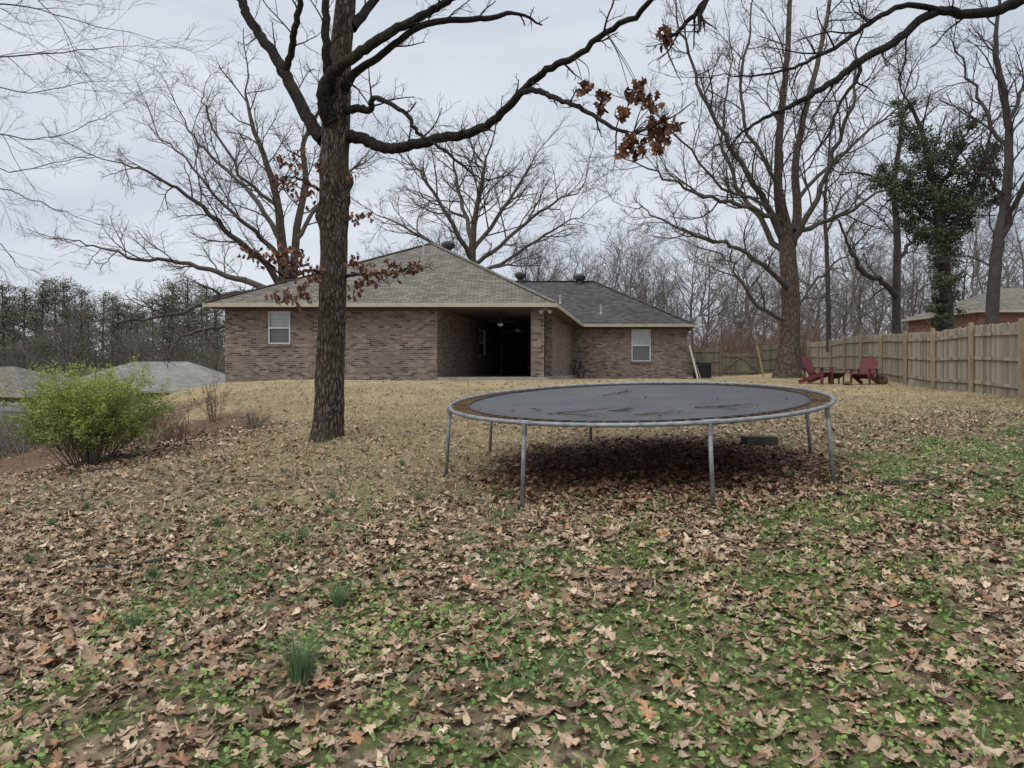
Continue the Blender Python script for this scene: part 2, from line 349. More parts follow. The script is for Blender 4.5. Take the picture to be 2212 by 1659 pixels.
L.new(nA.outputs['Fac'], bp.inputs['Height']); L.new(bp.outputs[0], b.inputs['Normal'])
M['ground'] = m
# ------------------------------------------------------------ ground
def axis(lo, a, bb, hi, st):
    fine = np.arange(a, bb, st)
    x = bb; s = st
    r = []
    while x < hi: r.append(x); s *= 1.12; x += s
    r.append(hi); l = []; x = a; s = st
    while x > lo:
        s *= 1.12; x -= s; l.append(max(x, lo))
    return np.concatenate([np.array(l[::-1]), fine, np.array(r)])
gx = axis(-400, -10, 11, 400, .13); gy = axis(-30, 1.5, 15, 700, .13)
XX, YY = np.meshgrid(gx, gy); ZZ = Hn(XX, YY); nx, ny = len(gx), len(gy)
idx = np.arange(nx*ny).reshape(ny, nx)
Fq = np.stack([idx[:-1, :-1], idx[:-1, 1:], idx[1:, 1:], idx[1:, :-1]], -1).reshape(-1, 4)
t_, g_, d_ = masks(XX.ravel(), YY.ravel())
go = np_mesh('ground', np.stack([XX.ravel(), YY.ravel(), ZZ.ravel()], 1), [Fq], M['ground'], col=np.stack([t_, g_, d_], 1), smooth=True)
tag(go, 'sloping back yard of dormant grass and leaf litter', 'ground', kind='structure')
# ------------------------------------------------------------ leaf scattering
rs = np.random.RandomState(11)
def tmpl(kind):
    if kind == 'syc':
        th = np.linspace(0, 2*pi, 21)[:-1]; r = .52*(.52+.48*np.abs(np.cos(2.5*th))**1.1)*np.array([1, .93, .9, 1.05, 1, 1.1, .95, .9, 1, .85, .95, 1.0, .9, 1.08, .94, 1.02, .88, 1, 1.06, .92]); o = np.stack([r*np.cos(th)*1.08, r*np.sin(th)*.92], 1)
    elif kind == 'oak':
        th = np.linspace(0, 2*pi, 19)[:-1]; o = np.stack([.55*np.cos(th), .30*np.sin(th)*(1+.42*np.cos(np.arange(18)*pi))], 1)
    elif kind == 'oval':
        th = np.linspace(0, 2*pi, 9)[:-1]; o = np.stack([.5*np.cos(th), .24*np.sin(th)], 1)
    elif kind == 'bit':
        th = np.linspace(0, 2*pi, 8)[:-1]; r = np.array([.5, .3, .42, .25, .38, .2, .4]); o = np.stack([r*np.cos(th), r*np.sin(th)*.8], 1)
    elif kind == 'round':
        th = np.linspace(0, 2*pi, 7)[:-1]; o = np.stack([.5*np.cos(th), .42*np.sin(th)], 1)
        return o, [np.array([[0, 1, 2, 3], [0, 3, 4, 5]])]
    elif kind == 'blade':
        return np.array([[-.5, 0], [-.1, .06], [.5, 0], [-.1, -.06]]), [np.array([[0, 1, 2, 3]])]
    elif kind == 'dia':
        return np.array([[-.5, 0], [0, .27], [.5, 0], [0, -.27]]), [np.array([[0, 1, 2, 3]])]
    elif kind == 'lance':
        return np.array([[-.5, 0], [0, .16], [.5, 0], [0, -.16]]), [np.array([[0, 1, 2, 3]])]
    k = len(o); o = np.concatenate([[[0, 0]], o]); f = np.array([[0, i+1, (i+1) % k+1] for i in range(k)])
    return o, [f]
def leaves(name, mat, groups, parent=None):
    Vs = []; Fs = {}; Cs = []; o = 0
    for kind, pos, yaw, tilt, roll, sc, col, curl in groups:
        n = len(pos)
        if n == 0: continue
        t, fs = tmpl(kind); k = len(t)
        x = np.broadcast_to(t[None, :, 0], (n, k)); y = np.broadcast_to(t[None, :, 1], (n, k))
        a = rs.normal(0, 1, (n, 1))*curl; b2 = rs.normal(.4, 1, (n, 1))*curl; c2 = rs.normal(0, 1, (n, 1))*curl
        z = a*x*x+b2*y*y+c2*x*y*1.2
        v = np.stack([x, y, z], -1)*sc[:, None, None]
        ct, st_ = np.cos(roll)[:, None], np.sin(roll)[:, None]
        v = np.stack([v[..., 0]*ct+v[..., 2]*st_, v[..., 1], -v[..., 0]*st_+v[..., 2]*ct], -1)
        ct, st_ = np.cos(tilt)[:, None], np.sin(tilt)[:, None]
        v = np.stack([v[..., 0], v[..., 1]*ct-v[..., 2]*st_, v[..., 1]*st_+v[..., 2]*ct], -1)
        ct, st_ = np.cos(yaw)[:, None], np.sin(yaw)[:, None]
        v = np.stack([v[..., 0]*ct-v[..., 1]*st_, v[..., 0]*st_+v[..., 1]*ct, v[..., 2]], -1)
        v = v+pos[:, None, :]
        Vs.append(v.reshape(-1, 3)); Cs.append(np.repeat(col, k, 0))
        for f in fs:
            ff = (f[None]+(np.arange(n)*k)[:, None, None]+o).reshape(-1, f.shape[1]); Fs.setdefault(f.shape[1], []).append(ff)
        o += n*k
    return np_mesh(name, np.concatenate(Vs), [np.concatenate(v) for v in Fs.values()], mat, parent, col=np.concatenate(Cs))
PAL = np.array([(.42, .295, .19), (.32, .21, .13), (.50, .37, .255), (.17, .105, .065), (.37, .255, .17), (.26, .165, .105), (.45, .335, .225), (.34, .185, .10), (.14, .085, .055)])
def wedge(n, y0, y1, mar=1.5, k=.76):
    y = np.sqrt(rs.uniform(y0**2, y1**2, n)); x = rs.uniform(-1, 1, n)*(k*y+mar); return x, y
def ground_leaves(n, y0, y1, smin, smax, dens):
    x, y = wedge(n, y0, y1); t, g, d = masks(x, y); tr = tramp(x, y)
    cl = vn(x, y, 1.1, 7)*.5+vn(x, y, 3.5, 8)*.5
    p = dens*(1-.60*t)*(1-.48*g)*(.36+1.05*cl)+.15*d+.8*tr
    p = p*np.where(x < -8, .4, 1)
    k = rs.rand(n) < p; x, y, tr = x[k], y[k], tr[k]; n = len(x)
    sc = smin+(smax-smin)*rs.rand(n)**1.5
    z = Hn(x, y)+.004+rs.rand(n)*(.024+.03*tr)+sc*.05
    pos = np.stack([x, y, z], 1); out = []
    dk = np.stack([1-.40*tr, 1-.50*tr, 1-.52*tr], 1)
    kk = rs.choice(4, n, p=[.34, .34, .17, .15])
    for i, kd in enumerate(('syc', 'oak', 'oval', 'bit')):
        q = kk == i; m_ = q.sum()
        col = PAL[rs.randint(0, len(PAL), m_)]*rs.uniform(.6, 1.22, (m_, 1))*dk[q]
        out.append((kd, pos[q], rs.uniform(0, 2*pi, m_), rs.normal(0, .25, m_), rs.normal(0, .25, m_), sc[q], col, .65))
    return out
gl = ground_leaves(54000, 1.6, 7, .036, .105, .62)+ground_leaves(46000, 7, 13, .036, .095, .54)+ground_leaves(34000, 13, 27, .045, .09, .40)
o = leaves('leaf_litter', M['leaf'], gl); tag(o, 'brown fallen leaves strewn over the whole yard', 'leaves', kind='stuff')
# green ground cover
x, y = wedge(360000, 1.7, 11.5); t, g, d = masks(x, y)
p = g*np.clip(1.55-y/10, .3, 1)*(.1+1.2*vn(x, y, 6, 9)); k = rs.rand(len(x)) < p*.68; x, y = x[k], y[k]; n = len(x)
hgt = rs.rand(n)**1.4*.065; tint = vn(x, y, 1.2, 10)[:, None]
col = (np.array([(.115, .195, .062)])*(1-tint)+np.array([(.235, .30, .088)])*tint)*rs.uniform(.5, 1.3, (n, 1))
gg = [('round', np.stack([x, y, Hn(x, y)+.012+hgt], 1), rs.uniform(0, 6.28, n), rs.normal(0, .45, n), rs.normal(0, .45, n), rs.uniform(.012, .032, n), col, .5)]
o = leaves('ground_cover', M['herb'], gg); tag(o, 'low green chickweed spreading in patches between fallen leaves', 'ground cover', kind='stuff')
# grass blades (dormant and green)
x, y = wedge(260000, 1.7, 18); t, g, d = masks(x, y); k = rs.rand(len(x)) < (.42+.58*t)*(1-.95*d)*np.clip(1.6-y/14, .3, 1); x, y, t, g = x[k], y[k], t[k], g[k]; n = len(x)
gm = (rs.rand(n) < (.16+.6*g)*(1-.8*t))[:, None]
col = np.where(gm, np.array([(.145, .19, .07)]), np.array([(.42, .34, .21)]))*rs.uniform(.55, 1.25, (n, 1))
s_ = rs.uniform(.045, .11, n)
gb = [('blade', np.stack([x, y, Hn(x, y)+s_*.28], 1), rs.uniform(0, 6.28, n), rs.normal(0, .5, n), rs.uniform(.2, 1.1, n), s_, col, .6)]
o = leaves('lawn_grass', M['herb'], gb); tag(o, 'dormant straw coloured lawn grass', 'grass', kind='stuff')
# grass tufts
rnd = random.Random(4)
def tuft(px, py, h, nb, label, group=None):
    g = G(px, py); r = thing('grass_tuft', label, 'grass tuft', g, group)
    V = []; Fq = []; cc = []
    for i in range(nb):
        a = rnd.uniform(0, 6.28); q = rnd.random()**.7; bx = Vector((cos(a), sin(a), 0)); p = bx*q*h*.24; lean = rnd.uniform(.1, .85); hh = h*rnd.uniform(.55, 1.15)
        sd = Vector((-sin(a), cos(a), 0))*rnd.uniform(.0016, .003); o0 = len(V); c = rnd.uniform(.6, 1.3)
        for j in range(5):
            u = j/4; q2 = p+bx*lean*hh*u*u*.9+Zv*hh*(u-.25*lean*u*u); w = (1-u*.92)
            V += [q2-sd*w, q2+sd*w]; cc += [(.13*c, .20*c, .095*c)]*2
        for j in range(4): k = o0+2*j; Fq.append((k, k+1, k+3, k+2))
    np_mesh('blades', np.array([tuple(v) for v in V]), [np.array(Fq)], M['herb'], r, col=np.array(cc), off=np.zeros(3))
tuft(648, 1480, .25, 330, 'tall dark green wild onion tuft at the lower left of the foreground')
tuft(733, 1322, .18, 150, 'smaller wild onion tuft behind the tallest grass tuft')
for q in [(655, 1168), (708, 1118), (552, 1108), (712, 1088), (612, 1172), (290, 1362), (110, 1140), (235, 1100), (185, 1105), (65, 1225), (330, 1250), (470, 1140), (905, 1085), (870, 1010), (720, 1080)]:
    tuft(q[0], q[1], .12, 100, 'short green grass tuft among brown leaves on the left slope', 'short grass tufts on the left slope')
# ------------------------------------------------------------ tree growth
SIDES = [3, 3, 4, 5, 6, 6]
def rdir(t, ang, R):
    u = t.orthogonal().normalized(); v = t.cross(u); a = R.uniform(0, 2*pi)
    return t*cos(ang)+(u*cos(a)+v*sin(a))*sin(ang)
def grow(T, p, d, Ln, r, lev, R, o):
    n = o['seg'][lev]; pts = [p]; rr = [r]; re = r*.42 if lev else o['minr']*.6
    g = R.gauss; wb = o['wob']
    for i in range(n):
        d = (d+Vector((g(0, wb), g(0, wb), g(0, wb)+o['trop']))).normalized()
        p = p+d*(Ln/n); pts.append(p); rr.append(r+(re-r)*(i+1)/n)
    T.add(pts, rr, SIDES[lev])
    if lev == 0: return
    k = o['kids'][lev]
    for j in range(k):
        t = .18+.82*(j+R.random())/k; i = min(int(t*n), n-1); f = t*n-i
        tg = pts[i+1]-pts[i]; q = pts[i]+tg*f
        grow(T, q, rdir(tg.normalized(), R.uniform(*o['ang']), R), Ln*o['ratio']*R.uniform(.65, 1.25)*(1.2-.55*t), max((rr[i]*(1-f)+rr[i+1]*f)*.62, o['minr']), lev-1, R, o)
def smooth_line(pts, rad, sub, R=None, wob=0):
    out = []; ro = []; n = len(pts)
    for i in range(n-1):
        a, b, c, d = pts[max(i-1, 0)], pts[i], pts[i+1], pts[min(i+2, n-1)]
        for k in range(sub):
            t = k/sub; t2 = t*t; t3 = t2*t
            p = .5*((2*b)+(c-a)*t+(2*a-5*b+4*c-d)*t2+(3*b-a-3*c+d)*t3)
            if R and wob and (i or k): p = p+Vector((R.gauss(0, wob), R.gauss(0, wob), R.gauss(0, wob)))
            out.append(p); ro.append(rad[i]+(rad[i+1]-rad[i])*t)
    out.append(pts[-1]); ro.append(rad[-1]); return out, ro
def limb(T, tr, Y0, sides, R, sub=4, wob=.0, rs_=1):
    pts = [P(a, b, Y0+c) for a, b, c, r in tr]; rad = [r*rs_/F*(Y0+c) for a, b, c, r in tr]
    pts, rad = smooth_line(pts, rad, sub, R, wob); T.add(pts, rad, sides); return pts, rad
def spawn(T, pts, rad, n, lev, R, o, Lk, t0=.15, tip=True):
    m = len(pts)-1
    for j in range(n):
        t = t0+(1-t0)*(j+R.random())/n; i = min(int(t*m), m-1); tg = (pts[i+1]-pts[i]).normalized(); q = pts[i]+(pts[i+1]-pts[i])*(t*m-i)
        grow(T, q, rdir(tg, R.uniform(*o['ang']), R), R.uniform(*Lk)*(1.15-.5*t), max(min(rad[i]*.5, o.get('maxk', 9)), o['minr']), lev, R, o)
    if tip: grow(T, pts[-1], (pts[-1]-pts[-2]).normalized(), Lk[1]*.8, rad[-1], lev, R, o)
# --- foreground oak
R = random.Random(21); Y0 = 10.3
base = P(708, 950, Y0)
oak = thing('oak_tree', 'large dark oak in front of the house with rusty dead leaves', 'tree', (base.x, base.y, H(base.x, base.y)))
tr = [(706, 975, 0, 42), (707, 945, 0, 35), (710, 890, 0, 30.5), (713, 800, 0, 29), (717, 690, 0, 28.5), (721, 560, 0, 29), (722, 450, 0, 30.5), (722, 350, 0, 31), (725, 280, 0, 30), (729, 200, 0, 28), (737, 110, 0, 23), (745, 30, 0, 21), (752, -60, 0, 19), (758, -170, .1, 16), (760, -300, .3, 12), (770, -420, .5, 5)]
pts = [P(a, b, Y0+c) for a, b, c, r in tr]; rad = [r/F*(Y0+c) for a, b, c, r in tr]
pts, rad = smooth_line(pts, rad, 18); ns = 56
V = []; kn = [(P(757, 393, Y0), .10, .075), (P(692, 468, Y0), .11, .07), (P(755, 430, Y0-.05), .09, .05), (P(735, 520, Y0-.18), .12, .03), (P(712, 640, Y0-.2), .1, .025)]
for i, (p, r) in enumerate(zip(pts, rad)):
    for k in range(ns):
        a = 2*pi*k/ns; dv = Vector((cos(a), sin(a), 0)); q = p+dv*r
        s = mn.noise(Vector((dv.x*3.4, dv.y*3.4, p.z*1.1)))*.10+mn.noise(Vector((dv.x*8, dv.y*8, p.z*3)))*.07+mn.noise(Vector((dv.x*17, dv.y*17, p.z*7)))*.05
        rr2 = r*(1+s)
        if p.z < 1.1: rr2 *= 1+.12*max(0, cos(a*5+1))*max(0, (1.1-p.z))
        for c_, sg, am in kn:
            rr2 += am*math.exp(-((q-c_).length/sg)**2)
        V.append(tuple(p+dv*rr2))
n_ = len(pts); ii = np.arange(n_-1)[:, None]*ns; kk = np.arange(ns)[None]; k2 = (kk+1) % ns
Fq = np.stack([ii+kk, ii+k2, ii+ns+k2, ii+ns+kk], -1).reshape(-1, 4)
np_mesh('trunk', np.array(V), [Fq], M['bark'], oak, smooth=True)
OO = dict(seg=[3, 4, 5, 6], wob=.17, trop=.03, kids=[0, 3, 4, 4], ratio=.5, ang=(.5, 1.1), minr=.0028, maxk=.014)
oakl = [
 ([(700, 305, 0, 15), (680, 280, .1, 14.5), (650, 228, .3, 13.5), (618, 165, .5, 12.5), (588, 110, .7, 11), (558, 72, .9, 10.5), (532, 30, 1.1, 9.5), (520, -15, 1.3, 9), (505, -90, 1.6, 7), (470, -180, 2, 4)], 7, (.5, 1.0)),
 ([(612, 158, .5, 8), (628, 120, .4, 7.5), (636, 70, .2, 7), (648, 10, .1, 6.5), (655, -50, 0, 6), (680, -150, -.2, 3)], 5, (.5, .9)),
 ([(716, 265, -.15, 19), (700, 215, -.3, 16), (712, 165, -.4, 13), (755, 130, -.45, 12), (800, 98, -.5, 11), (850, 66, -.5, 10), (905, 38, -.5, 9), (955, 10, -.6, 8), (1010, -30, -.7, 7), (1090, -90, -.9, 4)], 6, (.5, 1.0)),
 ([(742, 190, -.1, 13), (772, 155, -.2, 9), (815, 125, -.3, 8), (862, 86, -.4, 7.5), (920, 52, -.5, 7), (985, 43, -.5, 6.5), (1050, 40, -.6, 6), (1104, 28, -.6, 4.5)], 4, (.3, .6)),
 ([(722, 215, -.1, 12), (706, 150, -.3, 10), (704, 80, -.4, 9), (702, 10, -.4, 8), (708, -60, -.4, 6.5), (690, -160, -.4, 3)], 5, (.5, .9)),
 ([(742, 296, 0, 16), (775, 297, -.1, 12.5), (808, 312, -.25, 12), (845, 320, -.4, 11.5), (890, 314, -.6, 11), (945, 299, -.8, 10.5), (1000, 291, -1, 10), (1048, 272, -1.2, 9.5), (1090, 236, -1.4, 9), (1132, 193, -1.6, 8.5), (1180, 152, -1.8, 8), (1240, 122, -2, 7), (1310, 72, -2.2, 6.5), (1385, 22, -2.5, 6), (1450, -35, -2.8, 5), (1540, -110, -3, 3)], 11, (.35, .8)),
 ([(1128, 199, -1.6, 6.5), (1165, 197, -1.9, 6), (1200, 212, -2.2, 5.5), (1240, 229, -2.5, 5), (1290, 254, -2.8, 4.5), (1330, 280, -3, 4), (1368, 288, -3.2, 3.2), (1420, 268, -3.4, 2.2)], 7, (.25, .5)),
 ([(745, 238, -.1, 10), (775, 234, -.3, 8.5), (798, 238, -.4, 7.5), (802, 220, -.5, 6), (812, 210, -.6, 5), (850, 228, -.9, 5), (882, 256, -1.1, 4.5), (905, 290, -1.2, 4), (940, 312, -1.3, 3.5), (985, 345, -1.4, 3), (1030, 380, -1.5, 2)], 8, (.3, .6)),
 ([(760, 60, 0, 12), (800, 10, .4, 9), (850, -40, .8, 7), (930, -110, 1.2, 4)], 5, (.5, 1.0)),
 ([(700, 590, 0, 4), (660, 585, -.2, 3), (620, 600, -.4, 2.5), (580, 570, -.6, 2), (545, 545, -.7, 1.2)], 7, (.15, .4)),
 ([(690, 410, 0, 4), (660, 395, -.2, 2.5), (630, 380, -.3, 2), (605, 385, -.4, 1)], 5, (.12, .3)),
 ([(745, 600, 0, 4), (790, 590, -.2, 3), (840, 592, -.4, 2.5), (880, 582, -.5, 2), (908, 580, -.6, 1)], 6, (.12, .3)),
]
for tr, nk, Lk in oakl:
    T = Tubes(); a, b2 = limb(T, tr, Y0, 10, R, 5, .009); spawn(T, a, b2, nk, 2, R, OO, Lk, .2); T.build('branch', M['bark_limb'], oak)
def clusters(name, lst, n, spread, size, parent):
    grp = []
    for px, py, Y in lst:
        c_ = np.array(P(px, py, Y)); m_ = n
        pos = c_+rs.normal(0, 1, (m_, 3))*np.array([spread, spread, spread*.8])
        col = np.array([(.17, .075, .042), (.13, .058, .037), (.22, .10, .06), (.10, .047, .033)])[rs.randint(0, 4, m_)]*rs.uniform(.6, 1.2, (m_, 1))
        grp.append(('oak', pos, rs.uniform(0, 6.28, m_), rs.normal(0, .5, m_), rs.uniform(.7, 2.2, m_), rs.uniform(.7, 1.15, m_)*size, col, 1.1))
    leaves(name, M['leaf'], grp, parent)
clusters('dead_leaves', [(a, b, 9.6) for a, b in [(540, 545), (556, 552), (575, 560), (600, 642), (620, 640), (640, 592), (612, 548), (604, 575), (675, 580), (650, 622), (672, 605), (625, 570), (655, 560), (690, 600), (640, 650), (590, 550), (660, 640), (635, 545)]], 12, .065, .08, oak)
clusters('dead_leaves', [(a, b, 9.7) for a, b in [(775, 578), (800, 582), (830, 588), (862, 590), (885, 578), (902, 582), (770, 622), (762, 565), (815, 605), (790, 600), (765, 640), (845, 575)]], 11, .055, .08, oak)
clusters('dead_leaves', [(a, b, 9.8) for a, b in [(612, 392), (598, 400), (662, 402), (640, 362), (685, 362), (640, 330), (768, 470), (785, 466), (620, 350), (675, 420), (762, 380), (648, 425), (600, 350), (625, 410)]], 9, .055, .08, oak)
lc = [(1272, 188, 7.8), (1262, 200, 7.8), (1302, 232, 7.6), (1305, 210, 7.6), (1360, 208, 7.2), (1378, 188, 7.2), (1385, 210, 7.2), (1345, 245, 7.2), (1415, 232, 7.0), (1400, 220, 7), (1358, 305, 7.1), (1350, 322, 7.1), (1375, 312, 7.1), (1408, 285, 7.0), (1430, 300, 7.0), (1440, 280, 7.0), (1462, 275, 6.9), (1425, 318, 6.9), (1415, 265, 7), (1440, 92, 7.5), (1437, 80, 7.5), (1380, 330, 7.1)]
clusters('dead_leaves', lc, 7, .035, .115, oak)
T = Tubes()
for (px, py, Y), (qx, qy, qY) in zip(lc[:19], [(1240, 122, 8.3)]*2+[(1290, 254, 7.5)]*2+[(1310, 72, 8.1)]*3+[(1330, 280, 7.3)]+[(1368, 288, 7.1)]*11):
    a, b_ = P(qx, qy, qY), P(px, py-8, Y); mid = (a+b_)/2+Vector((rnd.gauss(0, .03), 0, rnd.uniform(-.02, .06))); q, r_ = smooth_line([a, mid, b_], [.007, .005, .0025], 4); T.add(q, r_, 4)
T.build('twigs', M['bark_limb'], oak)
# --- generic tree helper
def traced_tree(name, label, base, trunks, limbs, Y0, o, mt, mb, seed, lev=2, k1=1, k2=1):
    R = random.Random(seed); b = P(base[0], base[1], Y0)
    rt = thing(name, label, 'tree', (b.x, b.y, H(b.x, b.y)))
    T = Tubes(); K = Tubes()
    for tr, nk, Lk, t0 in trunks:
        a, r = limb(T, tr, Y0, 14, R, 5, .012, k1)
        if nk: spawn(K, a, r, nk, lev, R, o, Lk, t0)
    T.build('trunk', mb, rt)
    for tr, nk, Lk in limbs:
        a, r = limb(K, tr, Y0, 7, R, 4, .06, k2); spawn(K, a, r, nk, lev, R, o, Lk, .12)
    K.build('crown', mt, rt); return rt
OM = dict(seg=[3, 4, 5, 6], wob=.18, trop=.045, kids=[0, 6, 7, 6], ratio=.52, ang=(.45, 1.05), minr=.0066, maxk=.04)
traced_tree('oak_tree', 'wide spreading bare oak behind the left end of the brick house', (620, 850), 
 [([(618, 880, 0, 20), (616, 720, 0, 16), (614, 600, 0, 12), (608, 520, 0, 10), (600, 440, -.5, 8), (575, 350, -1, 6), (545, 270, -1, 4.5), (530, 195, -1, 2)], 14, (2, 4), .45),
  ([(628, 700, .3, 12), (634, 590, .4, 9), (642, 490, .6, 8), (660, 390, 1, 6.5), (655, 310, 1.2, 5), (690, 240, 1.5, 3.5), (720, 190, 1.5, 1.5)], 14, (2, 4), .35)],
 [([(612, 620, 0, 9), (560, 560, -1, 8), (500, 505, -2, 7), (440, 450, -3, 5.5), (370, 400, -4, 4), (300, 365, -5, 3), (250, 350, -5, 1.5)], 14, (1.5, 3.6)),
  ([(610, 640, 0, 9), (540, 610, 1, 8), (470, 590, 1, 6.5), (390, 565, 1, 5), (300, 560, 0, 4), (220, 535, 0, 2.5), (160, 520, 0, 1.5)], 14, (1.5, 3.2)),
  ([(605, 690, 0, 8), (540, 632, -2, 7), (470, 645, -4, 6), (390, 672, -5, 5), (310, 688, -6, 3.5), (240, 690, -6, 2.5), (180, 695, -6, 1.2)], 14, (1.2, 2.6)),
  ([(600, 720, 0, 7), (520, 705, -6, 6), (450, 712, -8, 4.5), (400, 725, -9, 3.5), (362, 748, -9, 2), (330, 765, -9, 1.2)], 9, (1, 2.2)),
  ([(606, 520, 0, 7), (560, 440, 1, 6), (490, 370, 2, 4.5), (430, 310, 2, 3), (400, 260, 2, 1.5)], 12, (1.5, 3.4)),
  ([(606, 560, 0, 7), (550, 500, -2, 5.5), (480, 440, -3, 4), (400, 340, -3, 2.5), (340, 290, -3, 1.4)], 12, (1.5, 3.4)),
  ([(638, 520, .5, 6), (690, 440, 1, 5), (740, 380, 2, 3.5), (790, 350, 2, 1.5)], 10, (1.5, 3)),
  ([(602, 450, -.5, 5), (520, 380, -1, 4), (450, 250, -1, 2.5), (440, 200, -1, 1)], 10, (1.5, 3))], 37, OM, M['twig_mid'], M['bark_mid'], 31, 2, 1, .85)
OF = dict(OM, minr=.011, trop=.03, kids=[0, 6, 7, 7], maxk=.07)
traced_tree('bare_tree', 'round crowned bare tree rising behind the roof peak', (1022, 800),
 [([(1022, 830, 0, 11), (1022, 620, 0, 9), (1020, 540, 0, 8), (1026, 470, 0, 6), (1040, 400, 0, 4.5), (1050, 340, 0, 2)], 16, (4, 7), .5)],
 [([(1020, 560, 0, 7), (985, 500, -2, 6), (945, 430, -3, 4.5), (905, 370, -3, 3), (880, 350, -3, 1.5)], 12, (3, 6)),
  ([(1022, 530, 0, 6), (1000, 450, 2, 5), (985, 380, 3, 3.5), (975, 325, 3, 1.5)], 12, (3, 6)),
  ([(1022, 540, 0, 6), (1075, 470, 1, 5), (1120, 400, 2, 3.5), (1150, 350, 2, 1.5)], 12, (3, 6)),
  ([(1024, 570, 0, 6), (1080, 530, -2, 5), (1150, 470, -3, 4), (1210, 430, -4, 2.5), (1250, 415, -4, 1.2)], 12, (3, 6)),
  ([(1024, 590, 0, 5), (1080, 570, 2, 4.5), (1160, 520, 2, 3.5), (1220, 480, 2, 2), (1255, 470, 2, 1)], 10, (3, 5)),
  ([(1020, 580, 0, 5), (960, 540, 2, 4.5), (890, 500, 2, 3), (830, 470, 2, 1.5)], 10, (3, 5))], 62, OF, M['twig_mid'], M['bark_mid'], 32, 2, 1, .85)
OR_ = dict(OM, trop=.06, minr=.0066)
traced_tree('oak_tree', 'tall multi stemmed bare tree behind the two red chairs', (1700, 810),
 [([(1700, 832, 0, 50), (1702, 805, 0, 38), (1706, 740, 0, 27), (1708, 660, 0, 24), (1704, 580, 0, 23), (1696, 500, 0, 20), (1682, 410, -.5, 12), (1684, 300, -1, 10), (1694, 190, -1.2, 8.5), (1703, 80, -1.3, 7), (1710, -40, -1.4, 5.5), (1720, -160, -1.4, 2)], 16, (2, 4.2), .4),
  ([(1700, 560, .3, 15), (1722, 470, .5, 12), (1718, 370, .6, 10), (1735, 260, .8, 8), (1765, 140, 1, 6.5), (1790, 20, 1.2, 5), (1810, -100, 1.4, 2)], 14, (2, 4), .3)],
 [([(1694, 520, 0, 14), (1655, 440, -.8, 10), (1600, 350, -1.5, 8), (1550, 270, -2, 6.5), (1510, 180, -2.2, 5), (1480, 90, -2.4, 3.5), (1460, 0, -2.5, 2)], 16, (1.6, 3.6)),
  ([(1702, 560, 0, 11), (1640, 470, 1, 8), (1590, 400, 2, 6), (1560, 300, 2.5, 4.5), (1570, 200, 2.5, 3), (1580, 110, 2.5, 1.5)], 14, (1.5, 3.4)),
  ([(1712, 520, 0, 11), (1762, 430, -.8, 8), (1805, 330, -1.4, 6.5), (1838, 230, -2, 5), (1850, 130, -2, 3.5), (1870, 30, -2, 2)], 14, (1.6, 3.4)),
  ([(1690, 480, -.3, 9), (1600, 440, -2, 7), (1520, 425, -3, 5), (1440, 385, -4, 3.5), (1370, 350, -4, 2), (1330, 335, -4, 1)], 15, (1.3, 2.8)),
  ([(1698, 620, -.3, 9), (1630, 560, -2, 7), (1560, 525, -3, 5.5), (1480, 500, -4, 4), (1410, 465, -4, 2.5), (1370, 450, -4, 1.2)], 14, (1.3, 2.8)),
  ([(1690, 690, -.4, 7), (1640, 662, -1.5, 5.5), (1600, 610, -2, 4.5), (1570, 560, -2, 3), (1500, 530, -2, 1.5)], 9, (1.2, 2.6)),
  ([(1718, 500, 0, 9), (1790, 478, 1, 7), (1860, 440, 1.5, 5), (1930, 400, 2, 3), (1980, 380, 2, 1.5)], 13, (1.4, 3)),
  ([(1716, 440, .5, 7), (1790, 360, 1.5, 5.5), (1870, 290, 2, 4), (1940, 230, 2, 2.5), (1980, 180, 2, 1.2)], 12, (1.5, 3.2)),
  ([(1686, 400, -.5, 7), (1620, 290, -.5, 5.5), (1600, 180, -.5, 4.5), (1620, 70, -.5, 3), (1630, -40, -.5, 1.5)], 13, (1.5, 3.2)),
  ([(1712, 700, .3, 5), (1740, 640, 1, 4.5), (1780, 590, 1.5, 3.5), (1830, 550, 1.5, 2), (1870, 530, 1.5, 1)], 8, (1.2, 2.4)),
  ([(1660, 450, -.8, 5), (1560, 400, -2, 4), (1470, 300, -3, 3), (1400, 230, -3, 1.5)], 12, (1.4, 3))], 32, OR_, M['twig_mid'], M['bark_mid'], 33, 2, .8, .7)
# trees at the right beyond the fence
OS = dict(OM, kids=[0, 5, 6, 5], minr=.006)
traced_tree('bare_tree', 'dark leaning bare tree at the right edge beyond the fence', (2140, 720),
 [([(2138, 740, 0, 17), (2142, 690, 0, 14.5), (2152, 560, 0, 13), (2172, 430, 0, 11), (2180, 300, 0, 9), (2168, 200, 0, 7.5), (2150, 100, 0, 5.5), (2160, 0, 0, 3)], 14, (1.5, 3.2), .25)],
 [([(2160, 520, 0, 8), (2195, 440, -.5, 7), (2230, 360, -1, 6), (2260, 250, -1, 3)], 8, (1.2, 2.6)),
  ([(2178, 330, 0, 6), (2130, 250, .5, 5), (2090, 170, 1, 3), (2060, 100, 1, 1.5)], 11, (1.2, 2.6)),
  ([(2175, 270, 0, 6), (2210, 180, .5, 4.5), (2230, 80, 1, 2)], 9, (1.2, 2.6)),
  ([(2168, 420, 0, 5), (2120, 380, -1, 4), (2080, 340, -1, 2), (2050, 310, -1, 1)], 8, (1, 2.2))], 26, OS, M['twig_dark'], M['twig_dark'], 41, 2, .9, .8)
